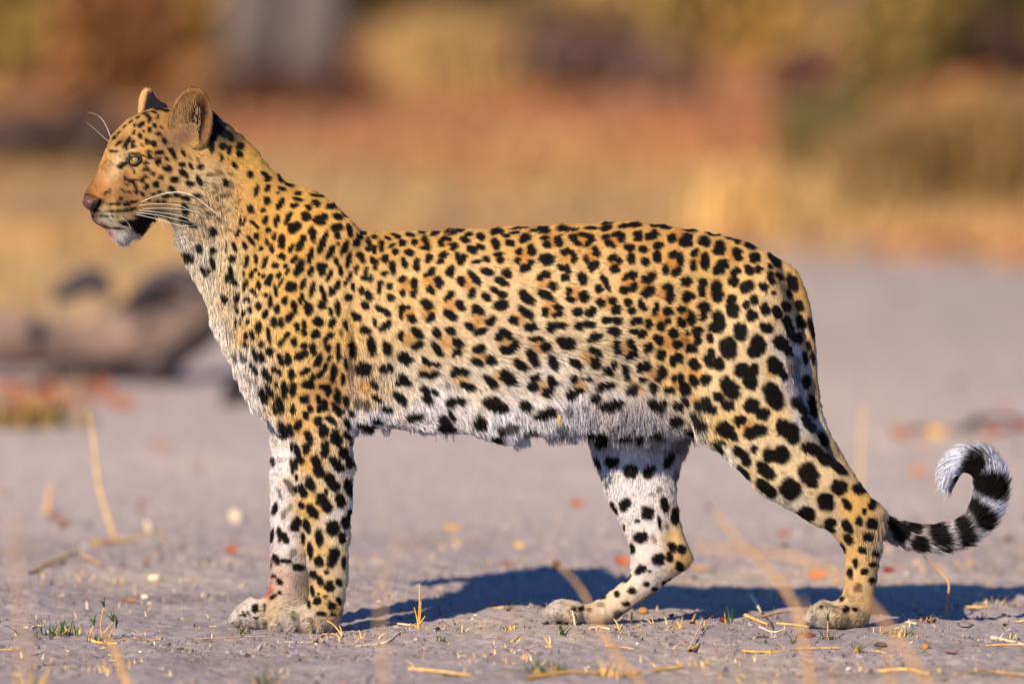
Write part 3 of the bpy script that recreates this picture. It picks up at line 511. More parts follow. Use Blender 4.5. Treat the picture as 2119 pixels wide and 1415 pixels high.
(1100, 840, 2.83, """555 1010 32 16 -35;675 1040 16 14 0;815 1025 14 14 0;780 1038 16 16 0;725 1070 18 12 0;585 1080 22 18 0;500 1100 16 18 0;415 1115 22 14 -20;405 1160 22 12 0 .6;555 1160 20 14 0;510 1220 28 20 0 .8;295 1185 18 14 0;250 1190 12 10 0;340 1190 12 8 0;640 1150 110 8 -35 .7;85 1272 12 8 0;165 1270 14 8 0"""),
(1580, 880, 3.076, """270 565 55 45 -10;480 395 50 45 20;610 405 45 32 10;530 500 40 22 60;695 495 38 26 -50;425 620 36 28 0;640 545 18 12 88;610 610 20 26 0;535 645 48 28 65;695 625 36 32 0;540 725 36 22 40;665 710 30 28 0;500 780 32 20 50;630 790 26 20 30;715 805 22 20 0;585 875 32 16 85;700 880 26 16 0;550 940 36 16 85;645 930 24 20 0;690 985 18 16 0;600 1035 22 24 0;530 1065 26 10 -80 .4;560 1100 20 20 0 .4;620 1110 14 14 0 .3;495 1105 14 14 0;525 1170 18 20 0;585 1170 16 12 0;370 1155 8 10 0;400 1150 25 8 60 .6;440 1150 40 8 20 .6;420 660 40 15 30;470 270 60 25 35;830 610 60 40 88;880 680 50 45 0;960 650 45 30 0;1005 745 55 42 20;1130 695 70 50 30;1080 630 70 14 0 .8;1200 780 50 22 10;1290 660 90 50 75;1170 600 50 15 -20 .8;1395 560 90 55 65;1450 370 95 80 20;1325 270 95 70 -70;1240 360 60 50 88;1220 400 40 40 0"""),
]
TAN_CENTRES = [(875.6,504),(889,584),(843.5,589),(842,648),(886,645),(931.6,629.6),(989,663),(965.6,587),(921.5,499),(923,709),(845,700),(994,736),(882,765),(952,783),(1033,780),(754,798),(1142,497),(1201,494),(1267,494),(1081,530),(1223,535),(1125,582),(1191,608),(1140,638),(1300,582),(1254,628),(1074,657),(1271,545),(1171,531),(1042,709),(1115,717),(1120,799),(1213,736),(1294,721),(1200,795),(1318,802),(1390,544),(1444,537),(1404,490),(1334,587),(1372,605),(1365,655),(1415,655),(1483,607),(1424,700),(1386,711),(1521,530),(1406,794),(1435,769),(1349,769),(1442,830),(1546,880),(1598,765),(663,452)]
COAT = [  # x y r g b as the photograph shows the pale fur between the marks, groin and tail shade included
(190,390,188,126,66),(205,340,205,142,75),(215,325,225,165,85),(240,290,190,140,75),(300,250,200,150,85),(350,240,185,135,75),(300,300,215,160,85),(250,330,242,206,150),(241,338,245,210,155),(234,346,240,200,140),(258,325,235,190,125),(252,350,205,150,85),(275,365,215,160,90),(330,350,215,165,95),(215,400,186,126,64),(240,430,228,180,105),(225,440,235,200,140),(177,412,122,72,56),(181,426,116,66,52),(186,436,110,70,60),(215,455,238,222,190),(250,455,232,205,150),(300,420,212,160,94),(257,372,168,118,66),(260,398,172,122,68),(350,400,215,175,115),(400,310,215,165,95),(360,290,150,115,80),(390,285,135,100,70),(240,495,244,226,206),(265,500,246,232,214),(420,380,205,175,125),(450,430,205,170,120),(400,450,190,165,130),(370,490,200,185,165),(400,540,215,200,170),(430,600,228,210,175),(450,680,238,222,198),(500,760,234,218,198),(530,830,234,222,208),(345,452,150,130,105),
(470,270,92,78,52),(500,320,205,155,75),(540,370,210,160,80),(580,400,210,155,78),(500,420,205,155,85),(550,450,220,165,80),(640,430,225,170,85),(700,480,225,175,95),(600,500,225,165,80),(520,560,222,175,95),(600,600,225,175,95),(680,600,232,190,125),(520,680,232,188,115),(600,700,227,180,100),(700,700,228,182,108),(600,800,226,180,100),(690,810,212,160,92),(475,560,228,200,150),(480,640,232,205,160),
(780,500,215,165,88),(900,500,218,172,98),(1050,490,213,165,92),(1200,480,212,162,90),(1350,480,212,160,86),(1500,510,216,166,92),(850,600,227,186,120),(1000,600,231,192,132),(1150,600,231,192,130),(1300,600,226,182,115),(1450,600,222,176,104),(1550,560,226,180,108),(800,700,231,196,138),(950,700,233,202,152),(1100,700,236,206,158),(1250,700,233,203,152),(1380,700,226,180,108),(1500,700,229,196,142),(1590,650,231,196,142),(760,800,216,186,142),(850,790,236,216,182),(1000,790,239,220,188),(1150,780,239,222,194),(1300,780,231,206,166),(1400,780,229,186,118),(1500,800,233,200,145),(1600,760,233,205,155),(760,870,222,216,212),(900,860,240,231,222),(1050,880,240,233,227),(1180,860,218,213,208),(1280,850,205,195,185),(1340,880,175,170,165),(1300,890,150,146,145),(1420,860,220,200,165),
(1500,880,233,196,130),(1600,870,236,201,140),(1560,980,236,206,150),(1650,950,236,206,150),(1700,1000,233,200,148),(1630,1040,238,224,190),(1500,950,240,228,200),(1720,1080,231,202,152),(1780,1040,226,175,92),(1760,1130,226,180,108),(1800,1100,192,156,106),(1770,1200,226,186,120),(1810,1200,178,147,106),(1690,1265,208,186,150),(1760,1270,204,172,126),(1668,1285,218,208,194),
(1660,600,205,160,92),(1680,700,205,165,105),(1690,800,190,150,95),(1645,720,225,215,205),(1655,800,190,180,170),(1665,870,215,205,190),(1720,920,170,145,110),(1860,1080,150,140,130),(1860,1130,190,180,170),(1930,1110,205,195,180),(1930,1080,120,110,95),(2000,1100,222,217,210),(2070,1030,236,235,236),(2060,960,236,236,240),(1990,930,240,240,244),(1955,960,240,240,244),
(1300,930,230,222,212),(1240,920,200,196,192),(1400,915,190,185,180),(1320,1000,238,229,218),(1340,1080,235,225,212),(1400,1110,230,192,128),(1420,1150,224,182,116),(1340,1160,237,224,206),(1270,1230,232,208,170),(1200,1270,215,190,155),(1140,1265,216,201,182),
(570,830,226,182,108),(620,880,223,170,90),(690,900,233,201,146),(640,960,223,175,95),(700,980,236,217,184),(650,1050,223,180,105),(712,1060,238,226,206),(655,1140,226,186,115),(702,1150,230,204,155),(665,1220,226,186,115),(705,1220,222,197,158),(620,1270,216,197,166),(600,1295,212,198,178),(680,1290,204,182,150),(690,1260,226,180,110),
(575,900,232,217,197),(590,950,236,229,220),(585,1030,234,223,210),(575,1100,231,216,202),(600,1120,228,214,202),(610,1160,200,182,168),(580,1200,215,180,156),(615,1205,152,130,116),(510,1265,237,224,206),(560,1270,216,187,146)]
# ================================================================== LEOPARD
PXM = 1.0 / PX_PER_M
SPOT_SIZE = 1.09
def raster_coat():
    W, H = 2140, 1420
    # pale fur: inverse-distance blend of the control tones
    st = 10
    gu, gv = np.meshgrid(np.arange(0, W, st), np.arange(0, H, st))
    cp = np.array(COAT, float); cl = lin(cp[:, 2:5])
    acc = np.zeros(gu.shape + (3,)); ws = np.zeros(gu.shape)
    wu = gu + 14 * noise2(gu / 45, gv / 45, 3); wv = gv + 14 * noise2(gu / 45, gv / 45, 4)
    for (u, v, *_), c in zip(cp, cl):
        w = 1.0 / ((wu - u) ** 2 + (wv - v) ** 2 + 120.0) ** 1.9
        acc += w[..., None] * c; ws += w
    base = acc / ws[..., None]
    # marks
    m = np.zeros((H, W), np.float32)
    uu, vv = np.meshgrid(np.arange(W, dtype=np.float32), np.arange(H, dtype=np.float32))
    du = 0.30 * noise2(uu / 8, vv / 8, 5) + 0.14 * noise2(uu / 3.2, vv / 3.2, 15)
    dv = 0.30 * noise2(uu / 8, vv / 8, 6) + 0.14 * noise2(uu / 3.2, vv / 3.2, 16)
    def stamp(u, v, a, b, ang, s, soft=0.16):
        r = int(max(a, b) * 1.4 + 8)
        x0, x1, y0, y1 = max(0, int(u - r)), min(W, int(u + r)), max(0, int(v - r)), min(H, int(v + r))
        if x1 <= x0 or y1 <= y0: return
        wa = min(min(a, b), 11.0) * (0.3 if min(a, b) < 5.8 else 0.85)
        X = uu[y0:y1, x0:x1] - u + wa * du[y0:y1, x0:x1]; Y = vv[y0:y1, x0:x1] - v + wa * dv[y0:y1, x0:x1]
        c, sn = math.cos(math.radians(ang)), math.sin(math.radians(ang))
        p = np.abs(X * c + Y * sn) / max(a, 1.5); q = np.abs(-X * sn + Y * c) / max(b, 1.5)
        d = (p ** 2.3 + q ** 2.3) ** (1 / 2.3)
        w = soft + 0.5 / max(min(a, b), 2.0)
        k = np.clip((1 + w - d) / (2 * w), 0, 1); k = k * k * (3 - 2 * k)
        m[y0:y1, x0:x1] = np.maximum(m[y0:y1, x0:x1], k * s)
    for ox, oy, sc, txt in SPOT_SHADE_TILES:
        for rec in txt.split(';'):
            f = [float(t) for t in rec.split()]
            s = f[5] if len(f) > 5 else 1.0
            k = 1.06 if (ox, oy) in ((360, 350), (540, 370), (460, 580)) else 1.14 if (ox, oy) == (200, 210) else 1.05
            stamp(ox + f[0] / sc, oy + f[1] / sc, f[2] / sc * SPOT_SIZE * k + 0.8, f[3] / sc * SPOT_SIZE * k + 0.8, f[4], s)
    for u, v, a, b, g in ((300,460,28,17,-22),(268,462,24,7,0),(286,474,18,11,20),(306,452,14,9,0),(259,337,13,6,-38),(250,344,8,6,-30),(330,226,14,3,5),(318,232,8,3,20),(345,229,8,4,0),(300,234,8,3,-20),(285,243,6,3,-30),(270,252,7,2.5,-40),(258,262,6,2.5,-45),(246,275,6,2.5,-50),(206,447,2.5,2,0),(220,447,2.5,2,0),(232,448,3,2.2,0),(244,449,3,2.2,0),(228,458,2,1.6,0),(240,459,2,1.6,0),
                          (280,343,13,2.5,-20),(279,318,14,3,8),(294,322,6,3,0),(268,328,5,7,0),(240,473,22,2.6,4),(222,470,9,2.2,18),(199,437,3,9,85),(189,449,3,7,80)):
        stamp(u, v, a, b, g, 1.0)
    stamp(279, 331, 18, 13, -10, 0.55, 0.5)  # brow shading painted as a soft dark ring round the eye
    r_ = np.random.default_rng(77)
    for _ in range(110):
        stamp(r_.uniform(182, 275), r_.uniform(300, 425), r_.uniform(1.2, 2.4), r_.uniform(0.9, 1.5), r_.uniform(-70, -30), r_.uniform(0.2, 0.45), 0.5)
    for u, v, a, b, g in ((203,421,13,7,-32),(197,431,5,9,30),(188,405,13,2.4,12)): stamp(u, v, a, b, g, 0.93, 0.3)
    tan = np.zeros((H, W), np.float32); keep = m.copy(); m[:] = 0
    for u, v in TAN_CENTRES: stamp(u, v, 16, 14, 30, 0.95, 0.5)
    tan, m = m.copy(), keep
    red = np.zeros((H, W), np.float32); m = np.zeros((H, W), np.float32)
    def stamp_red(lst):
        nonlocal m
        for u, v, a, b, s in lst: stamp(u, v, a, b, 0, s, 0.6)
    stamp_red(((552,1222,14,18,.75),(558,1200,8,14,.5),(560,1150,8,30,.25),(226,487,9,9,.75),(213,467,9,5,.9),(236,500,8,5,.35),(282,482,4,3,.5),(598,1010,10,10,.25)))
    red, m = m.copy(), keep
    return base, st, m, tan, red
COAT_BASE, COAT_ST, COAT_MARK, COAT_TAN, COAT_RED = raster_coat()

def bil(img, x, y):
    h, w = img.shape[:2]
    x = np.clip(x, 0, w - 1.001); y = np.clip(y, 0, h - 1.001)
    i = x.astype(int); j = y.astype(int); a = x - i; b = y - j
    if img.ndim == 3: a = a[:, None]; b = b[:, None]
    return img[j, i] * (1 - a) * (1 - b) + img[j, i + 1] * a * (1 - b) + img[j + 1, i] * (1 - a) * b + img[j + 1, i + 1] * a * b

FUR_GAIN = np.array([0.73, 0.745, 0.84])
BLACK = np.array([0.0042, 0.0028, 0.0022])
def coat_color(u, v):
    b = bil(COAT_BASE, u / COAT_ST, v / COAT_ST)
    t = bil(COAT_TAN, u, v)[:, None]
    b = b * (1 - t) + t * b * np.array([0.80, 0.58, 0.35])
    b = b * (1 + 0.13 * noise2(u / 5, v / 6, 17) + 0.08 * noise2(u / 22, v / 22, 18))[:, None]
    pw = (sstep(v, 1236, 1262) * 0.10 * (1 + noise2(u / 11, v / 9, 19)))[:, None]
    b = b * (1 - pw) + pw * lin((120, 96, 74))
    hd = (1 - sstep(u, 360, 440)) * (1 - sstep(v, 480, 520))
    b = b * (1 - 0.30 * hd * (1 + noise2(u / 3.2, v / 4.5, 27)) * (0.6 + 0.4 * noise2(u / 17, v / 17, 28)))[:, None]
    mo = (sstep(v, 1242, 1262) * np.clip(0.3 + 0.9 * noise2(u / 7, v / 8, 29), 0, 1) * 0.38)[:, None]
    b = b * (1 - mo) + mo * lin((92, 66, 46))
    r = bil(COAT_RED, u, v)[:, None]
    b = b * (1 - r) + r * np.array([0.42, 0.06, 0.035])
    g = b.mean(1, keepdims=True); b = np.clip(g + (b - g) * 1.01, 0.008, None)
    b = b * FUR_GAIN
    m = bil(COAT_MARK, u, v)[:, None]
    return b * (1 - m) + BLACK * m

OUT = {
'trunk': [(172,407),(177,394),(194,366),(206,338),(214,318),(222,298),(229,281),(239,267),(256,252),(276,238),(298,228),(321,223),(352,222),(400,222),(440,230),(459,246),(479,261),(499,278),(519,294),(536,315),(550,335),(570,355),(592,374),(618,384),(651,395),(679,410),(699,426),(719,444),(741,467),(756,479),(792,481),(840,480),(900,477),(1000,472),(1060,470),(1120,467),(1200,464),(1260,458),(1300,457),(1350,462),(1400,470),(1450,478),(1500,488),(1537,498),(1572,511),(1604,532),(1625,575),(1645,640),(1655,700),(1664,760),(1674,820),(1678,880),(1640,905),(1560,890),(1470,900),(1420,905),(1330,903),(1215,897),(1144,899),(1091,903),(1045,918),(1003,906),(950,896),(879,896),(826,888),(773,884),(737,890),(690,890),(620,888),(560,868),(525,850),(508,821),(488,778),(474,745),(460,722),(451,700),(439,673),(430,639),(422,614),(405,586),(391,557),(380,538),(375,522),(363,505),(358,488),(355,470),(345,455),(325,452),(312,468),(295,483),(283,492),(270,503),(256,507),(243,506),(230,497),(222,485),(212,471),(197,463),(189,452),(185,436),(174,418)],
'near_fore': [(601,937),(593,911),(567,886),(553,855),(530,825),(508,780),(497,720),(500,650),(528,560),(575,475),(640,420),(692,428),(745,480),(748,560),(738,640),(726,720),(722,767),(727,810),(734,852),(735,889),(733,923),(734,968),(731,1025),(727,1081),(723,1138),(723,1180),(717,1223),(711,1262),(703,1297),(683,1313),(652,1317),(610,1315),(567,1311),(555,1296),(559,1279),(573,1263),(593,1255),(618,1252),(635,1245),(638,1208),(635,1166),(629,1124),(622,1081),(614,1033),(609,1000),(604,965)],
'far_fore': [(560,993),(561,951),(561,923),(555,880),(540,830),(530,780),(560,700),(640,660),(700,720),(705,800),(690,870),(665,920),(655,1000),(650,1080),(648,1150),(648,1215),(646,1265),(640,1290),(610,1303),(553,1305),(525,1303),(491,1297),(475,1285),(479,1266),(496,1249),(516,1236),(533,1237),(546,1234),(556,1208),(560,1180),(557,1138),(559,1095),(561,1053),(559,1010)],
'near_hind': [(1439,907),(1424,850),(1428,760),(1450,680),(1490,600),(1545,555),(1600,562),(1626,620),(1636,687),(1645,740),(1650,800),(1672,850),(1688,895),(1712,935),(1739,958),(1762,984),(1791,1016),(1820,1039),(1836,1055),(1837,1075),(1827,1124),(1819,1172),(1812,1221),(1805,1254),(1802,1280),(1791,1294),(1762,1303),(1726,1303),(1687,1298),(1661,1290),(1663,1270),(1681,1250),(1704,1239),(1723,1242),(1739,1233),(1747,1205),(1749,1172),(1746,1147),(1736,1127),(1723,1108),(1700,1094),(1680,1087),(1648,1066),(1612,1045),(1577,1027),(1556,1006),(1517,967),(1475,928)],
'far_hind': [(1255,1027),(1241,988),(1227,946),(1214,900),(1215,840),(1260,780),(1340,760),(1420,800),(1440,860),(1430,907),(1418,935),(1407,967),(1402,1006),(1404,1045),(1411,1084),(1421,1116),(1432,1144),(1436,1161),(1421,1180),(1400,1193),(1354,1229),(1312,1257),(1277,1282),(1248,1292),(1206,1295),(1171,1297),(1135,1297),(1120,1288),(1128,1257),(1146,1241),(1178,1238),(1202,1246),(1220,1246),(1248,1232),(1277,1211),(1301,1190),(1305,1165),(1305,1140),(1291,1101),(1273,1066)],
}
TAIL = [(1590,545,18,24),(1630,575,8,30),(1655,640,0,30),(1668,720,-2,28),(1675,800,-2,26),(1690,870,0,24),(1720,935,4,25),(1765,1010,12,26),(1815,1075,20,30),(1865,1103,24,32),(1930,1112,24,32),(1995,1098,22,32),(2036,1055,20,34),(2050,1000,18,36),(2030,960,16,34),(1992,953,14,29),(1968,975,14,24),(1962,998,14,15)]
TAIL_C = catmull(TAIL, 5)

TOES = [(583,1287,-50,23),(612,1284,-72,27),(656,1286,-88,28),(497,1278,54,20),(513,1270,36,25),(543,1277,26,24),(1141,1271,54,21),(1158,1267,38,25),(1186,1272,26,22),(1680,1274,-48,20),(1698,1269,-68,25),(1736,1275,-84,25)]

def pip(poly, X, Y):
    ins = np.zeros(X.shape, bool); n = len(poly)
    for i in range(n):
        x1, y1 = poly[i]; x2, y2 = poly[(i + 1) % n]
        if y1 == y2: continue
        c = ((y1 > Y) != (y2 > Y)) & (X < (x2 - x1) * (Y - y1) / (y2 - y1) + x1)
        ins ^= c
    return ins

def poisson(mask, step):
    """-lap(u)=1 inside the mask, coarse to fine, by relaxation"""
    levels = [mask]
    while min(levels[-1].shape) > 60:
        mk = levels[-1]; a = mk[: mk.shape[0] // 2 * 2, : mk.shape[1] // 2 * 2]
        levels.append(a.reshape(a.shape[0] // 2, 2, -1, 2).mean((1, 3)) > 0.5)
    u = None
    for li in range(len(levels) - 1, -1, -1):
        mk = levels[li]; h = step * 2 ** li
        if u is None: u = np.zeros(mk.shape)
        else:
            up = np.repeat(np.repeat(u, 2, 0), 2, 1); u = np.zeros(mk.shape); u[: up.shape[0], : up.shape[1]] = up[: mk.shape[0], : mk.shape[1]]
        u *= mk
        for _ in range(900 if li == len(levels) - 1 else 120):
            p = np.pad(u, 1)
            u = 0.25 * (p[2:, 1:-1] + p[:-2, 1:-1] + p[1:-1, 2:] + p[1:-1, :-2] + h * h) * mk
    return u

def sstep(x, a, b):
    t = np.clip((x - a) / (b - a), 0, 1); return t * t * (3 - 2 * t)

def body_field(step=5.0):
    us = np.arange(140, 2116, step); vs = np.arange(190, 1336, step); ys = np.arange(-185, 186, step)
    U, V = np.meshgrid(us, vs)                        # [v,u]
    F = np.zeros((len(ys), len(vs), len(us)), np.float32)
    heads = 1 - sstep(U, 300, 520)
    spec = {
        'trunk': (0.64 + 0.10 * heads + 0.06 * sstep(U, 560, 700) - 0.08 * sstep(U, 1250, 1600), -58 * (1 - sstep(U, 150, 440)) * (V < 560) + 0 * U),
        'near_fore': (0.52 + 0.40 * sstep(V, 820, 960) + 0.35 * sstep(V, 1240, 1290), -88 + 30 * sstep(V, 700, 1150)),
        'far_fore': (0.60 + 0.32 * sstep(V, 820, 960) + 0.35 * sstep(V, 1240, 1290), 88 - 30 * sstep(V, 700, 1150)),
        'near_hind': (0.60 + 0.10 * sstep(V, 900, 1040) + 0.28 * sstep(V, 1240, 1280), -82 + 24 * sstep(V, 800, 1150)),
        'far_hind': (0.66 + 0.10 * sstep(V, 950, 1100) + 0.25 * sstep(V, 1240, 1280), 72 - 14 * sstep(V, 850, 1150)),
    }
    for k, (ws, yc) in spec.items():
        poly = catmull(OUT[k], 5, closed=True)
        # supersampled mask for a clean outline
        cov = np.zeros(U.shape)
        for du in (-1.25, 1.25):
            for dv in (-1.25, 1.25): cov += pip(poly, U + du, V + dv)
        mask = cov >= 2
        h = np.sqrt(2 * poisson(mask, step)) * ws + (cov / 4 - 0.5) * mask
        if k == 'trunk':                          # a deep, slab-sided chest rather than a barrel
            R = 125.0; wide = sstep(U, 480, 640)
            h = np.where(mask, h * (np.maximum(h, 1) / R) ** (-0.26 * wide * (h < R) * (1 + 1.9 * sstep(V, 660, 800) * sstep(U, 640, 760) * (1 - sstep(U, 1330, 1470)))), h)
        h = np.where(mask, h, -step)
        for i, y in enumerate(ys):
            F[i] = np.maximum(F[i], np.clip(0.5 + (h - np.abs(y - yc)) / (2 * step), 0, 1))
    # tail: a chain of balls; toes: one ball each
    for (u, v, y, r) in list(TAIL_C * [1, 1, 1, 0.86]) + TOES:
        i0, i1 = np.searchsorted(us, [u - r - 12, u + r + 12]); j0, j1 = np.searchsorted(vs, [v - r - 12, v + r + 12]); k0, k1 = np.searchsorted(ys, [y - r - 12, y + r + 12])
        d = np.sqrt((ys[k0:k1, None, None] - y) ** 2 + (vs[None, j0:j1, None] - v) ** 2 + (us[None, None, i0:i1] - u) ** 2)
        F[k0:k1, j0:j1, i0:i1] = np.maximum(F[k0:k1, j0:j1, i0:i1], np.clip(0.5 + (r - d) / (2 * step), 0, 1))
    for ax in range(3):
        for _ in range(2):
            a = np.moveaxis(F, ax, 0); p = np.concatenate([a[:1], a, a[-1:]], 0)
            F = np.moveaxis(0.25 * p[:-2] + 0.5 * p[1:-1] + 0.25 * p[2:], 0, ax)
    F[0] = F[-1] = 0
    return F, us, vs, ys

def surface_nets(F, iso):
    S = F > iso
    nz, ny, nx = F.shape
    c = np.zeros((nz - 1, ny - 1, nx - 1), np.int8)
    for a in (0, 1):
        for b in (0, 1):
            for d in (0, 1): c += S[a:nz - 1 + a, b:ny - 1 + b, d:nx - 1 + d]
    act = (c > 0) & (c < 8)
    idx = -np.ones(act.shape, np.int64); n = int(act.sum()); idx[act] = np.arange(n)
    kz, ky, kx = np.nonzero(act)
    pos = np.zeros((n, 3)); cnt = np.zeros(n)
    corners = [(a, b, d) for a in (0, 1) for b in (0, 1) for d in (0, 1)]
    for p in corners:
        for ax in range(3):
            if p[ax]: continue
            q = list(p); q[ax] = 1
            f0 = F[kz + p[0], ky + p[1], kx + p[2]]; f1 = F[kz + q[0], ky + q[1], kx + q[2]]
            cr = (f0 > iso) != (f1 > iso)
            t = np.where(cr, (iso - f0) / np.where(cr, f1 - f0, 1), 0)
            w = np.stack([np.full(n, p[0], float), np.full(n, p[1], float), np.full(n, p[2], float)], 1); w[:, ax] += t
            pos += w * cr[:, None]; cnt += cr
    pos = pos / cnt[:, None] + np.stack([kz, ky, kx], 1)
    Q = []
    for ax in range(3):
        o = [x for x in (0, 1, 2) if x != ax]
        s0 = [slice(None)] * 3; s1 = [slice(None)] * 3
        s0[ax] = slice(0, -1); s1[ax] = slice(1, None)
        A, B = S[tuple(s0)], S[tuple(s1)]
        e = np.argwhere(A != B)
        e = e[(e[:, o[0]] > 0) & (e[:, o[1]] > 0)]
        e = e[(e[:, o[0]] < F.shape[o[0]] - 1) & (e[:, o[1]] < F.shape[o[1]] - 1)]
        fl = A[e[:, 0], e[:, 1], e[:, 2]]
        def g(d0, d1):
            k = e.copy(); k[:, o[0]] -= d0; k[:, o[1]] -= d1
            return idx[k[:, 0], k[:, 1], k[:, 2]]
        q = np.stack([g(1, 1), g(0, 1), g(0, 0), g(1, 0)], 1)
        flip = fl if ax != 1 else ~fl
        q[flip] = q[flip][:, ::-1]
        Q.append(q)
    Q = np.concatenate(Q); Q = Q[(Q >= 0).all(1)]
    return pos, Q

def vert_normals(P, Q):
    fn = np.cross(P[Q[:, 2]] - P[Q[:, 0]], P[Q[:, 3]] - P[Q[:, 1]])
    N = np.zeros_like(P)
    for k in range(4): np.add.at(N, Q[:, k], fn)
    return N / (np.linalg.norm(N, axis=1)[:, None] + 1e-12)

# fur length and lie, in photograph pixels
LEN_PTS = np.array([(180,400,3.5),(210,350,4.5),(240,300,5),(300,250,6),(330,330,6.5),(240,440,5),(280,400,6),(350,400,9),(250,500,10),(290,470,8),(400,330,10),(430,400,15),(400,470,17),(370,520,20),(460,350,13),(430,600,20),(460,700,21),(510,800,22),(540,850,20),(520,330,11),(600,400,9),(520,480,13),(620,500,9),(600,650,9),(700,560,9),(650,800,9),(760,700,15),(760,820,18),(800,500,9),(1000,480,9),(1300,470,9),(1500,500,9),(850,600,12),(1050,620,12),(1300,620,11),(900,760,17),(1100,760,17),(880,870,20),(1050,890,22),(1180,870,22),(1230,790,20),(1300,860,28),(1340,800,20),(1400,880,26),(1400,740,11),(1500,750,10),(1600,700,11),(1640,800,16),(1600,900,11),(1700,1000,11),(1720,930,16),(1780,1050,8),(1780,1200,8),(1700,1270,9),(1660,620,10),(1685,760,10),(1690,860,12),(1850,1100,20),(1950,1120,30),(2050,1060,36),(2070,980,38),(2020,940,34),(1970,960,28),(1300,950,15),(1330,1050,11),(1420,1140,8),(1330,1180,9),(1260,1250,8),(1150,1270,8),(620,900,11),(700,900,15),(650,1050,9),(720,1050,12),(670,1200,9),(620,1280,12),(680,1295,12),(1730,1285,12),(1150,1285,12),(575,950,13),(580,1100,11),(590,1210,10),(510,1270,10)], float)
FLOW_PTS = np.array([(185,380,.35,-.9),(205,330,.4,-.9),(240,280,.6,-.6),(310,240,1,-.2),(270,300,.8,-.5),(300,340,1,.1),(250,400,1,.15),(225,440,.8,.5),(250,455,.9,.5),(350,390,1,.5),(350,280,1,.1),(400,320,1,.4),(400,400,.9,.6),(450,400,.5,.9),(400,470,.6,.8),(250,500,.3,1),(480,300,.75,.7),(560,380,.8,.6),(520,440,.35,1),(420,530,0,1),(450,680,.15,1),(520,820,.25,1),(650,430,.8,.6),(700,520,.4,1),(600,600,.1,1),(650,750,.05,1),(740,600,.3,1),(800,490,1,.2),(1000,480,1,.1),(1300,470,1,.1),(1500,500,1,.35),(790,620,.5,.9),(900,700,.8,.75),(1000,600,1,.35),(1100,700,1,.35),(1250,680,1,.1),(1400,640,1,.05),(760,800,.2,1),(870,850,.55,.8),(1040,890,.4,.9),(1180,870,.15,1),(1130,780,.8,.6),(1300,860,0,1),(1300,770,.7,.4),(1410,850,.5,.8),(1500,700,.7,.6),(1600,650,.3,1),(1600,850,.6,.8),(1680,1000,.8,.65),(1740,960,.6,.9),(1800,1080,.1,1),(1780,1200,0,1),(1770,1265,-.8,.4),(1690,1265,-1,.35),(1300,950,.1,1),(1340,1100,.25,1),(1420,1130,.2,1),(1310,1200,-.7,.7),(1210,1262,-1,.35),(1140,1265,-1,.4),(620,900,.1,1),(650,1050,.05,1),(720,1000,.15,1),(680,1230,0,1),(620,1280,-1,.5),(670,1290,-.5,.6),(580,1000,0,1),(585,1180,0,1),(510,1265,-1,.5),(1650,640,.2,1),(1680,780,.05,1),(1700,880,.3,1)], float)
def idw(pts, u, v, p=1.6, e=300.0, w=None):
    vals = pts[:, 2:]; acc = np.zeros((len(u), vals.shape[1])); ws = np.zeros(len(u))
    for r in pts:
        k = 1.0 / ((u - r[0]) ** 2 + (v - r[1]) ** 2 + e) ** p
        acc += k[:, None] * r[2:]; ws += k
    return acc / ws[:, None]

BUMPS = [  # u v su sv push towards the viewer (px): relief of muscle and bone
 (272,334,17,12,-7),(258,314,20,8,5),(300,312,22,9,4),(236,436,26,20,7),(320,375,40,28,7),(425,395,38,55,12),(345,452,26,14,-8),(300,430,18,30,-3),
 (470,560,22,60,6),(560,470,26,60,-7),(640,500,55,45,8),(700,600,26,70,6),(730,740,9,75,-12),(742,800,9,60,-9),(640,760,48,60,7),(560,640,14,70,-5),
 (820,650,40,110,4),(980,640,180,90,5),(1180,640,80,80,-2),(1330,760,60,50,-9),(1440,860,34,34,7),(1425,690,10,90,-4),(1540,660,70,80,7),(1590,560,24,24,5),
 (1470,800,30,40,4),(1400,640,40,60,3),(1660,1000,60,30,4),(1390,1110,14,50,-5),(1740,1060,20,40,-4),(690,880,26,20,6)]

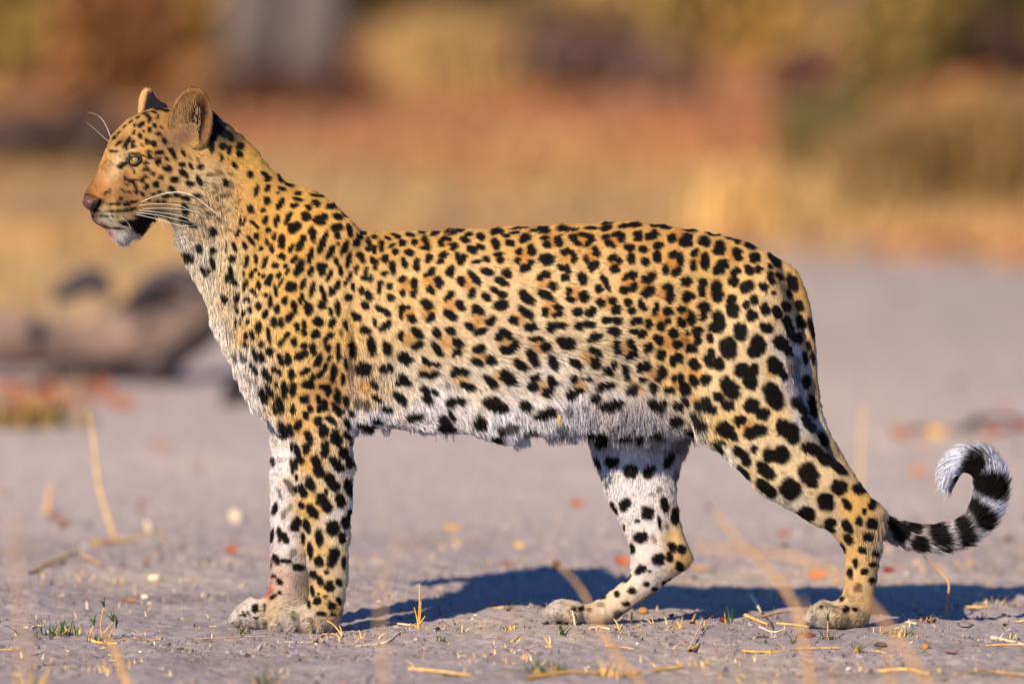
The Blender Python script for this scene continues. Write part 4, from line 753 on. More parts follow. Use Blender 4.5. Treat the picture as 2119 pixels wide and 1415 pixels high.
def make_leopard():
    root = put('leopard', None); root.empty_display_size = 0.1
    F, us, vs, ys = body_field()
    pos, Q = surface_nets(F, 0.5)
    st = us[1] - us[0]
    P = np.stack([us[0] + pos[:, 2] * st, ys[0] + pos[:, 0] * st, vs[0] + pos[:, 1] * st], 1)   # u, y, v  (px)
    N = vert_normals(P * [1, 1, -1], Q)
    ctr = np.array([900.0, 0, -650.0])
    if np.mean(np.sum(N * ((P * [1, 1, -1]) - ctr), 1)) < 0:
        Q = Q[:, ::-1].copy(); N = -N
    # laplacian smoothing, two light passes
    for lam in (0.5, -0.52, 0.5, -0.52):
        A = np.zeros_like(P); c = np.zeros(len(P))
        for k in range(4):
            np.add.at(A, Q[:, k], P[Q[:, (k + 1) % 4]] + P[Q[:, (k - 1) % 4]]); np.add.at(c, Q[:, k], 2)
        P = P + lam * (A / c[:, None] - P)
    N = vert_normals(P * [1, 1, -1], Q)
    u, y, v = P.T
    L = idw(LEN_PTS, u, v)[:, 0]
    ins = 0.24 * L
    Pw = P - ins[:, None] * (N * [1, 1, -1])
    face = np.clip(np.abs(N[:, 1]), 0, 1) * np.sign(N[:, 1])
    tailish = (u > 1840)
    push = np.zeros(len(u))
    for bu, bv, su, sv, a in BUMPS: push += (1.35 if bu > 450 else 1.0) * a * np.exp(-((u - bu) / su) ** 2 - ((v - bv) / sv) ** 2)
    for a, b in (((585,1270),(592,1312)),((622,1262),(628,1314)),((655,1270),(655,1316)),((1140,1250),(1146,1296)),((1172,1250),(1180,1296)),((1690,1255),(1690,1298)),((1722,1262),(1722,1302)),((502,1255),(505,1300)),((535,1255),(540,1304))):
        n = 12
        for k in range(n + 1):
            cu = a[0] + (b[0] - a[0]) * k / n; cv = a[1] + (b[1] - a[1]) * k / n
            push -= 1.0 * np.exp(-((u - cu) / 5) ** 2 - ((v - cv) / 6) ** 2) * 3.2
    Pw[:, 1] += np.where(tailish, 0, push) * face
    V3 = pt(Pw[:, 0], Pw[:, 2], Pw[:, 1] * PXM)
    N3 = vert_normals(V3, Q)
    mat = attr_mat('leopard_skin', rough=0.9, spec=0.1)
    me = mesh_from('body', V3, Q, mat)
    color_attr(me, coat_color(Pw[:, 0], Pw[:, 2]) * 0.8)
    body = put('body', me, root)
    surf = dict(P=Pw, V=V3, N=N3, Q=Q)
    grow_fur(body, surf)
    leopard_face(root, surf)
    tag(root, 'spotted leopard standing in profile on the bare ground, tail curled up behind it', 'leopard')
    return root

def fur_material():
    m, nt, b = new_mat('fur')
    a = nt.nodes.new('ShaderNodeAttribute'); a.attribute_name = 'col'
    n = nt.nodes.new('ShaderNodeAttribute'); n.attribute_name = 'surf_n'
    g = nt.nodes.new('ShaderNodeNewGeometry')
    mx = nt.nodes.new('ShaderNodeMix'); mx.data_type = 'VECTOR'; mx.inputs['Factor'].default_value = 0.68
    nr = nt.nodes.new('ShaderNodeVectorMath'); nr.operation = 'NORMALIZE'
    nt.links.new(g.outputs['Normal'], mx.inputs[4]); nt.links.new(n.outputs['Vector'], mx.inputs[5])
    nt.links.new(mx.outputs[1], nr.inputs[0])
    nt.links.new(nr.outputs[0], b.inputs['Normal'])
    nt.links.new(a.outputs['Color'], b.inputs['Base Color'])
    b.inputs['Roughness'].default_value = 0.6; b.inputs['Specular IOR Level'].default_value = 0.10
    return m
FUR_MAT = fur_material()

def hair_object(name, parent, pts, rad, col, nrm):
    """pts (n,k,3) rad (n,k) col (n,3) nrm (n,3) -> one hair-curves object"""
    n, k = pts.shape[:2]
    hc = bpy.data.hair_curves.new(name)
    hc.add_curves([k] * n)
    hc.attributes['position'].data.foreach_set('vector', pts.reshape(-1).astype(np.float32))
    r = hc.attributes.get('radius') or hc.attributes.new('radius', 'FLOAT', 'POINT')
    r.data.foreach_set('value', rad.reshape(-1).astype(np.float32))
    if col.ndim == 2: col = np.repeat(col[:, None], k, 1)
    c = hc.attributes.new('col', 'FLOAT_COLOR', 'POINT'); cc = np.ones((n * k, 4), np.float32); cc[:, :3] = col.reshape(-1, 3)
    c.data.foreach_set('color', cc.ravel())
    s = hc.attributes.new('surf_n', 'FLOAT_VECTOR', 'CURVE'); s.data.foreach_set('vector', nrm.reshape(-1).astype(np.float32))
    hc.materials.append(FUR_MAT)
    return put(name, hc, parent)

def grow_fur(body, S, total=380000):
    P, V, N, Q = S['P'], S['V'], S['N'], S['Q']
    tri = np.concatenate([Q[:, [0, 1, 2]], Q[:, [0, 2, 3]]])
    cen = P[tri].mean(1); fnv = N[tri].mean(1)
    area = np.linalg.norm(np.cross(V[tri[:, 1]] - V[tri[:, 0]], V[tri[:, 2]] - V[tri[:, 0]]), axis=1)
    w = area * np.where(fnv[:, 1] > 0.35, 0.45, 1.0)
    Lc = idw(LEN_PTS, cen[:, 0], cen[:, 2])[:, 0]
    w *= np.clip(11.0 / Lc, 0.75, 3.0) * (1 + 1.6 * (1 - sstep(cen[:, 0], 330, 400)) * (1 - sstep(cen[:, 2], 480, 510)))
    t = RNG.choice(len(tri), total, p=w / w.sum())
    r1 = np.sqrt(RNG.random(total)); r2 = RNG.random(total)
    b = np.stack([1 - r1, r1 * (1 - r2), r1 * r2], 1)
    root = (V[tri[t]] * b[..., None]).sum(1); pp = (P[tri[t]] * b[..., None]).sum(1); nn = (N[tri[t]] * b[..., None]).sum(1)
    nn /= np.linalg.norm(nn, axis=1)[:, None]
    u, v = pp[:, 0], pp[:, 2]
    keep = (((u - 279) / 12.5) ** 2 + ((v - 331) / 10.5) ** 2 > 1)
    keep &= ((u - 184) / 15) ** 2 + ((v - 419) / 15) ** 2 > 1
    root, pp, nn = root[keep], pp[keep], nn[keep]; u, v = u[keep], v[keep]; n = len(u)
    L = idw(LEN_PTS, u, v)[:, 0] * (0.75 + 0.5 * RNG.random(n))
    L *= 1 - 0.30 * (1 - sstep(u, 350, 400)) * (1 - sstep(v, 470, 490))
    L *= 1 - 0.15 * np.clip((-0.35 - nn[:, 2]) * 3, 0, 1) * (u > 700) * (u < 1800)
    fl = idw(FLOW_PTS, u, v, p=1.8)
    # along the tail the hair follows the tail
    d2 = np.full(n, 1e9); tdir = np.zeros((n, 2))
    tt = np.gradient(TAIL_C[:, :2], axis=0); tt /= np.linalg.norm(tt, axis=1)[:, None]
    sel = np.nonzero((u > 1835) | ((u > 1648) & (v > 560) & (pp[:, 1] > -36)))[0]
    for k in range(len(TAIL_C)):
        d = (u[sel] - TAIL_C[k, 0]) ** 2 + (v[sel] - TAIL_C[k, 1]) ** 2
        q = d < d2[sel]; d2[sel[q]] = d[q]; tdir[sel[q]] = tt[k]
    fl[sel] = tdir[sel]
    # tufts and waves
    ruff = np.exp(-(((u - 425) / 60) ** 2 + ((v - 420) / 75) ** 2)) + 0.55 * np.exp(-(((u - 1290) / 110) ** 2 + ((v - 850) / 60) ** 2)) + 0.3 * (u > 1900)
    ang = 0.28 * vnoise(u / 17, v / 17, 0, 21) + (0.16 + 0.5 * ruff) * vnoise(u / 8, v / 8, 0, 22) + 0.13 * RNG.standard_normal(n)
    ca, sa = np.cos(ang), np.sin(ang)
    fl = np.stack([fl[:, 0] * ca - fl[:, 1] * sa, fl[:, 0] * sa + fl[:, 1] * ca], 1)
    fl /= np.linalg.norm(fl, axis=1)[:, None] + 1e-9
    f3 = np.stack([fl[:, 0], np.zeros(n), -fl[:, 1]], 1)
    f3 = f3 - nn * (f3 * nn).sum(1)[:, None]; ln = np.linalg.norm(f3, axis=1)[:, None]
    f3 = np.where(ln > 0.15, f3 / (ln + 1e-9), np.stack([fl[:, 0], np.zeros(n), -fl[:, 1]], 1))
    lift = np.radians(17 + 9 * ruff + 12 * vnoise(u / 10, v / 10, 0, 23) + 6 * RNG.standard_normal(n)) + np.where(u > 1860, 0.32, 0) + np.where(L > 20, 0.12, 0)
    lift = np.clip(lift, 0.08, 0.9)
    Lw = L * PXM * 1.05
    d0 = f3 * np.cos(lift)[:, None] + nn * np.sin(lift)[:, None]
    d1 = f3 * np.cos(lift * 0.55)[:, None] + nn * np.sin(lift * 0.55)[:, None]
    d2_ = f3 * np.cos(lift * 0.2)[:, None] + nn * np.sin(lift * 0.2)[:, None]
    under = np.clip((0.1 - nn[:, 2]) * 2, 0, 1) * np.clip((L - 11) / 8, 0, 1)
    grav = np.where(L > 16, 0.16, 0.0)[:, None] * np.array([0, 0, -1.0]) + (0.35 * under * (nn[:, 1] < 0.3))[:, None] * np.array([0, -1.0, 0])
    p0 = root - nn * 0.0015
    p1 = p0 + d0 * (Lw * 0.34)[:, None]
    p2 = p1 + (d1 + 0.5 * grav) * (Lw * 0.34)[:, None]
    p3 = p2 + (d2_ + grav + 0.12 * RNG.standard_normal((n, 3))) * (Lw * 0.34)[:, None]
    pts = np.stack([p0, p1, p2, p3], 1)
    base_r = (0.00030 + 0.00014 * RNG.random(n)) * np.clip(L / 11, 0.74, 1.15)
    rad = base_r[:, None] * np.array([1.0, 1.0, 0.75, 0.18])
    # the coat is read part way along each hair, so that marks keep soft, combed edges
    fc = ((1 - sstep(u, 380, 440)) * (1 - sstep(v, 490, 520)))
    own = 0.45 + 0.45 * np.maximum(fc, 0.8 * (u > 1840))
    tks = np.array([0.0, 0.34, 0.68, 1.0])
    col = np.stack([coat_color(u + fl[:, 0] * L * (0.45 * (1 - own) + own * tk * 0.95), v + fl[:, 1] * L * (0.45 * (1 - own) + own * tk * 0.95)) for tk in tks], 1)
    val = 1 + 0.22 * RNG.standard_normal(n) + 0.10 * vnoise(u / 9, v / 9, 0, 31)
    col = col * np.clip(val, 0.45, 1.5)[:, None, None]
    rf = RNG.random(n) < 0.30 * np.clip(ruff, 0, 1) * (u < 560)
    col[rf] *= 0.30
    # a scatter of dark-tipped guard hairs
    g = RNG.random(n) < 0.035
    col[g] *= 0.5
    hang = np.clip((L - 9) / 7 + (u < 305) * (v > 474), 0, 1) * np.clip((0.25 - nn[:, 2]) * 4, 0, 1)
    sn = nn.copy(); sn[:, 2] *= 1 - 0.92 * hang; sn[:, 1] -= 0.7 * hang * (sn[:, 1] < 0.35)
    sn /= np.linalg.norm(sn, axis=1)[:, None] + 1e-9
    hair_object('fur', body, pts, rad, col, sn)

def near_surface_y(S, u, v):
    P = S['P']; d = (P[:, 0] - u) ** 2 + (P[:, 2] - v) ** 2
    k = np.argsort(d)[:40]
    return P[k, 1].min()

def uv_ball(nu=24, nv=16):
    V, F = [], []
    for i in range(nv + 1):
        th = math.pi * i / nv
        for j in range(nu):
            ph = 2 * math.pi * j / nu
            V.append((math.sin(th) * math.cos(ph), math.sin(th) * math.sin(ph), math.cos(th)))
    for i in range(nv):
        for j in range(nu):
            F.append((i * nu + j, (i + 1) * nu + j, (i + 1) * nu + (j + 1) % nu, i * nu + (j + 1) % nu))
    return np.array(V), np.array(F)

def ear(parent, outline, c0, ybase, tilt, cup, back, colf, hairs, name='ear'):
    out = catmull(outline, 5, closed=True); n = len(out); rs = np.linspace(0, 1, 10)
    c0 = np.array(c0, float)
    front, bk = [], []
    for r in rs:
        q = c0 + r * (out - c0)
        yb = ybase + tilt * (c0[1] - q[:, 1])
        front.append(np.stack([q[:, 0], yb + cup * (1 - r) ** 0.85, q[:, 1]], 1))
        bk.append(np.stack([q[:, 0], yb + 3 + cup * (1 - r) ** 0.85 + back * math.sqrt(max(0, 1 - r ** 2)) , q[:, 1]], 1))
    Pf = np.concatenate(front); Pb = np.concatenate(bk)
    Pall = np.concatenate([Pf, Pb]); F = []
    off = len(Pf)
    for i in range(len(rs) - 1):
        for j in range(n):
            k = (j + 1) % n
            F.append((i * n + j, i * n + k, (i + 1) * n + k, (i + 1) * n + j))
            F.append((off + i * n + j, off + (i + 1) * n + j, off + (i + 1) * n + k, off + i * n + k))
    i = len(rs) - 1
    for j in range(n):
        k = (j + 1) % n
        F.append((i * n + j, i * n + k, off + i * n + k, off + i * n + j))
    F = np.array(F)
    V = pt(Pall[:, 0], Pall[:, 2], Pall[:, 1] * PXM)
    me = mesh_from(name, V, F, EAR_MAT); color_attr(me, colf(Pall[:, 0], Pall[:, 2], Pall[:, 1]))
    o = put(name, me, parent)
    # ear fur
    N = vert_normals(V, F)
    tri = np.concatenate([F[:, [0, 1, 2]], F[:, [0, 2, 3]]])
    ar = np.linalg.norm(np.cross(V[tri[:, 1]] - V[tri[:, 0]], V[tri[:, 2]] - V[tri[:, 0]]), axis=1)
    t = RNG.choice(len(tri), hairs, p=ar / ar.sum()); r1 = np.sqrt(RNG.random(hairs)); r2 = RNG.random(hairs)
    b = np.stack([1 - r1, r1 * (1 - r2), r1 * r2], 1)
    root = (V[tri[t]] * b[..., None]).sum(1); pp = (Pall[tri[t]] * b[..., None]).sum(1); nn = (N[tri[t]] * b[..., None]).sum(1)
    nn /= np.linalg.norm(nn, axis=1)[:, None] + 1e-9
    g = pp - np.array([c0[0] + 4, 0, c0[1] + 40]); fd = np.stack([g[:, 0], 0 * g[:, 0], -g[:, 2]], 1)
    fd /= np.linalg.norm(fd, axis=1)[:, None] + 1e-9
    f3 = fd - nn * (fd * nn).sum(1)[:, None]; f3 /= np.linalg.norm(f3, axis=1)[:, None] + 1e-9
    L = 4.6 * (0.7 + 0.6 * RNG.random(hairs)); lf = np.radians(20 + 8 * RNG.standard_normal(hairs))
    col = colf(pp[:, 0], pp[:, 2], pp[:, 1]) * np.clip(1 + 0.2 * RNG.standard_normal(hairs), 0.4, 1.7)[:, None]
    longh = (RNG.random(hairs) < 0.10) & (np.hypot(pp[:, 0] - c0[0] + 12, (pp[:, 2] - c0[1]) * 0.6) < 26) & (back > 15) & (pp[:, 1] < ybase + cup)
    L[longh] *= 3.2
    col[longh] = lin((215, 185, 135)) * 0.6
    d = f3 * np.cos(lf)[:, None] + nn * np.sin(lf)[:, None] + 0.18 * RNG.standard_normal((hairs, 3))
    p0 = root - nn * 0.001; p1 = p0 + d * (L * PXM * .5)[:, None]; p2 = p1 + (d * .6 + f3 * .4) * (L * PXM * .5)[:, None]
    rad = np.full((hairs, 1), 0.00028) * np.array([1.0, .85, .2])
    hair_object('fur', o, np.stack([p0, p1, p2], 1), rad, col, nn)
    return o

EAR_MAT = attr_mat('ear_skin', rough=0.9, spec=0.1)

def leopard_face(root, S):
    ys_ = near_surface_y
    # ---- ears
    def near_col(u, v, y):
        c = np.tile(lin((146, 106, 62)) * FUR_GAIN, (len(u), 1))
        d = np.exp(-(((u - 409 + 0.2 * (v - 250)) / 15) ** 2 + ((v - 252) / 38) ** 2) * 1.0)
        d = np.clip(d * 2.5 + 0.25 * vnoise(u / 6, v / 9, 0, 8), 0, 1)[:, None]
        c = c * (1 - d) + d * lin((48, 26, 14)) * 0.8
        e = np.exp(-(((u - 371) / 9) ** 2 + ((v - 240) / 30) ** 2))[:, None] * 0.4
        c = c * (1 - e) + e * lin((206, 164, 100)) * FUR_GAIN
        k = np.exp(-(((u - 411) / 6) ** 2 + ((v - 274) / 17) ** 2))[:, None]
        return c * (1 - k) + k * BLACK
    def near_col2(u, v, y):
        return near_col(u, v, y) * 0.9 * (1 + 0.25 * noise2(u / 4, v / 8, 77))[:, None]
    near = [(350,262),(353,236),(360,215),(371,199),(382,187),(392,182),(404,182),(416,185),(427,197),(434,213),(438,233),(438,257),(434,276),(425,296),(412,308),(390,306),(365,296)]
    yb = ys_(S, 395, 285)
    ear(root, near, (402, 256), yb + 0, 0.08, 24, 20, near_col2, 14000)
    def far_col(u, v, y):
        c = np.tile(lin((205, 160, 100)) * FUR_GAIN, (len(u), 1))
        d = sstep(u + 0.22 * (v - 205), 297, 305)[:, None]
        tip = np.exp(-(((u - 306) / 10) ** 2 + ((v - 185) / 4.5) ** 2))[:, None]
        d = d * (1 - 0.9 * tip)
        g = lin((50, 45, 52)) * 0.4
        return c * (1 - d) + d * g
    far = [(287,240),(287,217),(290,198),(297,187),(307,183),(315,188),(321,201),(332,211),(344,219),(352,236),(350,256),(322,266),(296,258)]
    ear(root, far, (312, 226), 20, 0.12, -6, 14, far_col, 4000)
    # ---- eye
    ye = ys_(S, 279, 331)
    Vb, Fb = uv_ball(32, 20)
    r = 12.0
    c = np.array([279.5, ye + 6.8, 331.5])
    q = c + Vb * r * np.array([1, 1, -1])
    gaze = np.array([-0.55, -0.83, 0.02]); gaze /= np.linalg.norm(gaze)
    an = np.degrees(np.arccos(np.clip(Vb @ gaze, -1, 1)))
    col = np.where((an < 13)[:, None], [0.004, 0.004, 0.004], np.where((an < 60)[:, None], lin((150, 130, 66)) * (0.7 + 0.35 * (an[:, None] < 30)), lin((38, 28, 20))))
    me = mesh_from('eye', pt(q[:, 0], q[:, 2], q[:, 1] * PXM), Fb, EYE_MAT); color_attr(me, col)
    eye = put('eye', me, root)
    pm = S['P']; kd = np.argsort((pm[:, 0] - 276) ** 2 + (pm[:, 2] - 331) ** 2)[:40]; yf = pm[kd, 1].max()
    q2 = np.array([275.0, yf - 7.0, 331.5]) + Vb * r * np.array([1, 1, -1])
    me2 = mesh_from('eye', pt(q2[:, 0], q2[:, 2], q2[:, 1] * PXM), Fb[:, ::-1], EYE_MAT)
    an2 = np.degrees(np.arccos(np.clip(Vb @ (gaze * [1, -1, 1]), -1, 1)))
    color_attr(me2, np.where((an2 < 13)[:, None], [0.004, 0.004, 0.004], np.where((an2 < 60)[:, None], lin((150, 130, 66)), lin((38, 28, 20))))); put('eye', me2, root)
    # eyelid: a dark almond rim round the ball
    a = np.linspace(0, 2 * math.pi, 29)[:-1]
    ru = 13.5 * np.cos(a) - 1.0; rv = np.where(np.sin(a) < 0, 6.0, 9.5) * np.sin(a) - 0.22 * ru
    yl = np.array([ys_(S, 279 + x, 331 + z) for x, z in zip(ru, rv)])
    loop = pt(279 + ru, 331 + rv, (np.minimum(yl, ye + 4) - 1.0) * PXM)
    V, F = tube(np.concatenate([loop, loop[:1]]), 2.3 * PXM, 6)
    me = mesh_from('eyelid', V, F, LID_MAT); put('eyelid', me, eye)
    # upper lid: a fold that cuts the top of the ball
    al = np.linspace(math.pi * 1.02, math.pi * 1.98, 15)
    P_ = []
    for f_ in (1.0, 1.25, 1.6):
        x_ = (13.5 * np.cos(al) - 1.0) * (1 + 0.10 * (f_ - 1)); z_ = 6.0 * f_ * np.sin(al) - 0.22 * x_
        y_ = np.array([ys_(S, 279 + a_, 331 + b_) for a_, b_ in zip(x_, z_)])
        P_.append(np.stack([279 + x_, np.minimum(y_, ye + 3) - (2.0 if f_ < 1.5 else -2.0), 331 + z_], 1))
    P_ = np.concatenate(P_); F_ = [(i * 15 + j, i * 15 + j + 1, (i + 1) * 15 + j + 1, (i + 1) * 15 + j) for i in range(2) for j in range(14)]
    put('upper_eyelid', mesh_from('upper_eyelid', pt(P_[:, 0], P_[:, 2], P_[:, 1] * PXM), F_, LID_MAT), eye)
    # ---- nose
    yn = ys_(S, 189, 420) + 24.0
    Vb, Fb = uv_ball(24, 16)
    sc = np.array([16.5, 26.0, 17.0])
    sq = Vb * sc * np.array([1, 1, -1])
    sq[:, 0] += -0.30 * sq[:, 2] * (sq[:, 2] < 0) * 0 + 0.35 * np.clip(sq[:, 2], 0, None)   # the leather runs back under the tip
    q = np.array([187.0, yn, 420.0]) + sq
    me = mesh_from('nose', pt(q[:, 0], q[:, 2], q[:, 1] * PXM), Fb, NOSE_MAT); nose = put('nose', me, root)
    # nostril: comma-shaped hollow set in the side of the nose
    npts = [(206,411,8),(201,418,3),(196,425,-1),(192,431,0),(195,436,3)]
    pts = np.array([pt(a_, b_, (min(ys_(S, a_, b_), yn - 22 + 0.08 * (a_ - 187) ** 2) - 0.5) * PXM) for a_, b_, d_ in npts])
    V, F = tube(catmull(pts, 4), np.interp(np.linspace(0, 1, 17), [0, .4, .8, 1], [2.5, 6.0, 5.0, 1.5]) * PXM, 10)
    me = mesh_from('nostril', V, F, NOSTRIL_MAT); put('nostril', me, nose)
    # ---- whiskers
    W = [[(292,418),(338,401),(377,398),(408,411),(440,437),(462,455)],[(300,414),(345,400),(385,400),(412,414),(446,440),(468,458)],[(287,425),(321,422),(366,424),(394,436),(412,441)],
         [(295,432),(338,431),(383,434),(417,441)],[(287,435),(321,439),(360,444),(389,453),(407,466)],[(281,444),(315,451),(355,462),(380,468),(406,466)],
         [(283,440),(330,446),(372,456),(400,462)],[(250,450),(262,458),(270,470),(276,482)],[(245,462),(258,470),(266,480)],
         [(318,446),(328,456),(334,470)],[(324,444),(336,462),(338,480)]]
    for k, w in enumerate(W):
        w = np.array(w, float); y0 = ys_(S, *w[0])
        out = np.linspace(0, 1, len(w)); yy = y0 + 2 - 46 * np.sin(out * 2.2)
        yy = np.minimum(yy, np.array([ys_(S, a_, b_) for a_, b_ in w]) - 6) if k < 7 else yy
        yy[0] = y0 + 2
        C = catmull(pt(w[:, 0], w[:, 1], yy * PXM), 6)
        rr = np.interp(np.linspace(0, 1, len(C)), [0, .7, 1], [0.5, .42, .12]) * PXM * (1.0 if k < 7 else .5) * 0.74
        V, F = tube(C, rr, 5)
        put('whisker', mesh_from('whisker', V, F, WHISKER_MAT), root)
    for w in ([(229,286),(222,268),(211,247),(196,236),(181,233)],[(226,294),(210,280),(192,264),(177,252)],[(229,284),(218,256),(205,240)]):
        w = np.array(w, float)
        C = catmull(pt(w[:, 0], w[:, 1], (-46 + np.linspace(0, 10, len(w))) * PXM), 6)
        V, F = tube(C, np.linspace(0.24, .08, len(C)) * PXM, 5)
        put('brow_whisker', mesh_from('brow_whisker', V, F, WHISKER_MAT), root)
    for w in ([(217,317),(211,319),(204,320.5),(199,320)],[(216,320),(210,322),(204,323)]):
        w = np.array(w, float); C = catmull(pt(w[:, 0], w[:, 1], np.full(len(w), -44) * PXM), 5)
        V, F = tube(C, np.linspace(1.5, .3, len(C)) * PXM, 5); put('eyelash', mesh_from('eyelash', V, F, LID_MAT), root)
    # ---- claws on the far forepaw and hind paws
    for u, v in ((1126,1291),(1146,1296),(1664,1293)):
        yv = ys_(S, u + 6, v - 3)
        C = pt(np.array([u + 7, u + 2, u - 1.5]), np.array([v - 6, v - 3, v + 2]), np.array([yv, yv - 1, yv]) * PXM)
        Vv, Ff = tube(catmull(C, 3), np.array([2.6, 2.4, 2.2, 1.8, 1.4, .9, .4]) * PXM, 6)
        put('claw', mesh_from('claw', Vv, Ff, CLAW_MAT), root)

m, nt, b = new_mat('eye_wet'); a_ = nt.nodes.new('ShaderNodeAttribute'); a_.attribute_name = 'col'
nt.links.new(a_.outputs['Color'], b.inputs['Base Color']); b.inputs['Roughness'].default_value = 0.05; b.inputs['Specular IOR Level'].default_value = 0.6
EYE_MAT = m
LID_MAT = simple_mat('eyelid_skin', (30, 20, 16), rough=0.5, scale=300)
NOSE_MAT = simple_mat('nose_leather', (118, 72, 58), rough=0.5, scale=260, rgb2=(58, 42, 42), spec=0.4)
NOSTRIL_MAT = simple_mat('nostril_dark', (16, 10, 9), rough=0.6, scale=200)
WHISKER_MAT = simple_mat('whisker', (246, 240, 226), rough=0.35, scale=50, var=0.08, spec=0.5)
CLAW_MAT = simple_mat('claw', (70, 58, 50), rough=0.4, scale=200)
leopard = make_leopard()
# ================================================================== SMALL THINGS ON THE SILT
def dry_mat(name, c1, c2): return simple_mat(name, c1, rough=0.75, scale=60, rgb2=c2, spec=0.25)
STRAW = dry_mat('straw', (226, 190, 120), (190, 148, 84))
STRAW_PALE = dry_mat('pale_straw', (226, 206, 170), (186, 164, 130))
STRAW_GOLD = dry_mat('golden_straw', (222, 174, 84), (190, 140, 62))
STRAW_TAN = dry_mat('tan_stem', (206, 164, 110), (170, 130, 86))
LEAF_RED = dry_mat('red_leaf', (124, 50, 40), (96, 36, 32))
LEAF_ORANGE = dry_mat('orange_leaf', (168, 108, 78), (136, 84, 62))
GRASS_GREEN = dry_mat('green_blade', (70, 96, 52), (40, 66, 40))
HUSK = dry_mat('husk', (232, 216, 190), (190, 168, 134))
SEED = dry_mat('seed_pod', (186, 138, 84), (140, 96, 56))
CHIP = dry_mat('bark_chip', (92, 72, 60), (58, 46, 42))
CLOD = dry_mat('soil_clod', (140, 122, 122), (104, 90, 92))

def finish(o, label, cat, group=None): return tag(o, label, cat, group)

def thing_mesh(name, V, F, mat, label, cat, group=None, smooth=True):
    V = np.asarray(V, float); base = np.array([V[:, 0].mean(), V[:, 1].mean(), V[:, 2].min()])
    return finish(put(name, mesh_from(name, V - base, F, mat, smooth), loc=base), label, cat, group)

def stalk(pts, r0, r1, sides=6, n=5):
    C = catmull(pts, n); return tube(C, np.linspace(r0, r1, len(C)), sides)

def straw(label, pix, r, mat=STRAW, name='straw', cat='straw', lift=None, group=None):
    """a piece of straw lying where the photograph shows it; pix: pixels along it"""
    P = np.array([on_ground(u, v, r) for u, v in pix]); s = px_m(P[:, 1].mean()); r = r * s
    for k in range(len(P)): P[k] = on_ground(pix[k][0], pix[k][1], r * 0.9 + (lift[k] * s if lift else 0))
    V, F = stalk(P, r, r * 0.6); V[:, 2] = P[:, 2].mean() + (V[:, 2] - P[:, 2].mean())
    return thing_mesh(name, V, F, mat, label, cat, group)

def upright(label, pix, r, mat=STRAW, name='dry_stalk', cat='stem', extra=(), y=None, group=None):
    """a stem standing on the ground: first pixel is its foot; extra: further shoots from pixels to pixels"""
    b = on_ground(*pix[0]) if y is None else np.array([0, y, 0]); yy = b[1]; s = px_m(yy)
    root = put(name, None, loc=on_ground(*pix[0]) if y is None else pt(pix[0][0], pix[0][1], yy)); finish(root, label, cat, group)
    o = np.array(root.location)
    def line(px, rr):
        P = np.array([pt(u, v, yy + 0.004 * k) for k, (u, v) in enumerate(px)]) - o
        V, F = stalk(P, rr * s, rr * s * 0.5); return V, F
    V, F = line(pix, r); put('stalk', mesh_from('stalk', V, F, mat), root)
    for e in extra:
        V, F = line(e, r * 0.7); put('shoot', mesh_from('shoot', V, F, mat), root)
    return root

def tuft(label, u, v, w, h, n, seed, dry=0.3, tall=None, group=None):
    """a creeping grass tuft: green blades, dry stubs and, if given, taller sprigs"""
    b = on_ground(u, v); s = px_m(b[1]); r = np.random.default_rng(300 + seed)
    root = put('grass_tuft', None, loc=b); finish(root, label, 'grass tuft', group)
    def bl(k, hh, ww, ln):
        P = np.stack([r.normal(0, w * s * .28, k), r.normal(0, w * s * .2, k), np.zeros(k)], 1)
        P[:, 2] = ground_h(P[:, 0] + b[0], P[:, 1] + b[1]) - b[2] - 0.001
        return blades(P, hh * s, ww * s, r, lean=ln)
    V, F = bl(n, h, 1.7, 0.5); put('blades', mesh_from('blades', V, F, GRASS_GREEN, False), root)
    k = max(2, int(n * dry)); V, F = bl(k, h * 0.75, 1.6, 0.6); put('dry_stubs', mesh_from('dry_stubs', V, F, STRAW, False), root)
    for px in tall or ():
        P = np.array([pt(a, c, b[1] + 0.003 * i) for i, (a, c) in enumerate(px)]) - b
        parts = [stalk(P, 2.2 * s, 1.4 * s)]
        V, F = join_vf(parts); sp = put('sprig', mesh_from('sprig', V, F, STRAW_TAN), root)
        Q = P[-1] + np.zeros((9, 3)); V, F = blades(Q, 24 * s, 1.8 * s, r, lean=0.6); put('blades', mesh_from('blades', V, F, GRASS_GREEN, False), sp)
    return root

def leaf(label, u, v, L, W, mat, ang=0.0, curl=0.25, tilt=0.3, name='fallen_leaf', group=None, cat='leaf'):
    b = on_ground(u, v); s = px_m(b[1]); L, W = L * s, W * s
    t = np.linspace(-1, 1, 9); V = []
    for a in t:
        w = W * (1 - a * a) ** 0.7 * (1 - .25 * a)
        for q in (-1, -.5, 0, .5, 1): V.append((a * L, q * w, curl * L * (a * a * .6 + q * q * .5) + 0.06 * L * math.sin(5 * a + 3 * q)))
    V = np.array(V); V[:, 2] -= V[:, 2].min()
    c, sn = math.cos(ang), math.sin(ang); R = np.array([[c, -sn, 0], [sn, c, 0], [0, 0, 1]]); ct, st = math.cos(tilt), math.sin(tilt)
    V = V @ np.array([[1, 0, 0], [0, ct, -st], [0, st, ct]]).T @ R.T; V[:, 2] -= V[:, 2].min() - 0.001
    F = np.array([(i * 5 + j, i * 5 + j + 1, (i + 1) * 5 + j + 1, (i + 1) * 5 + j) for i in range(8) for j in range(4)])
    o = put(name, mesh_from(name, V, F, mat), loc=b); return finish(o, label, cat, group)

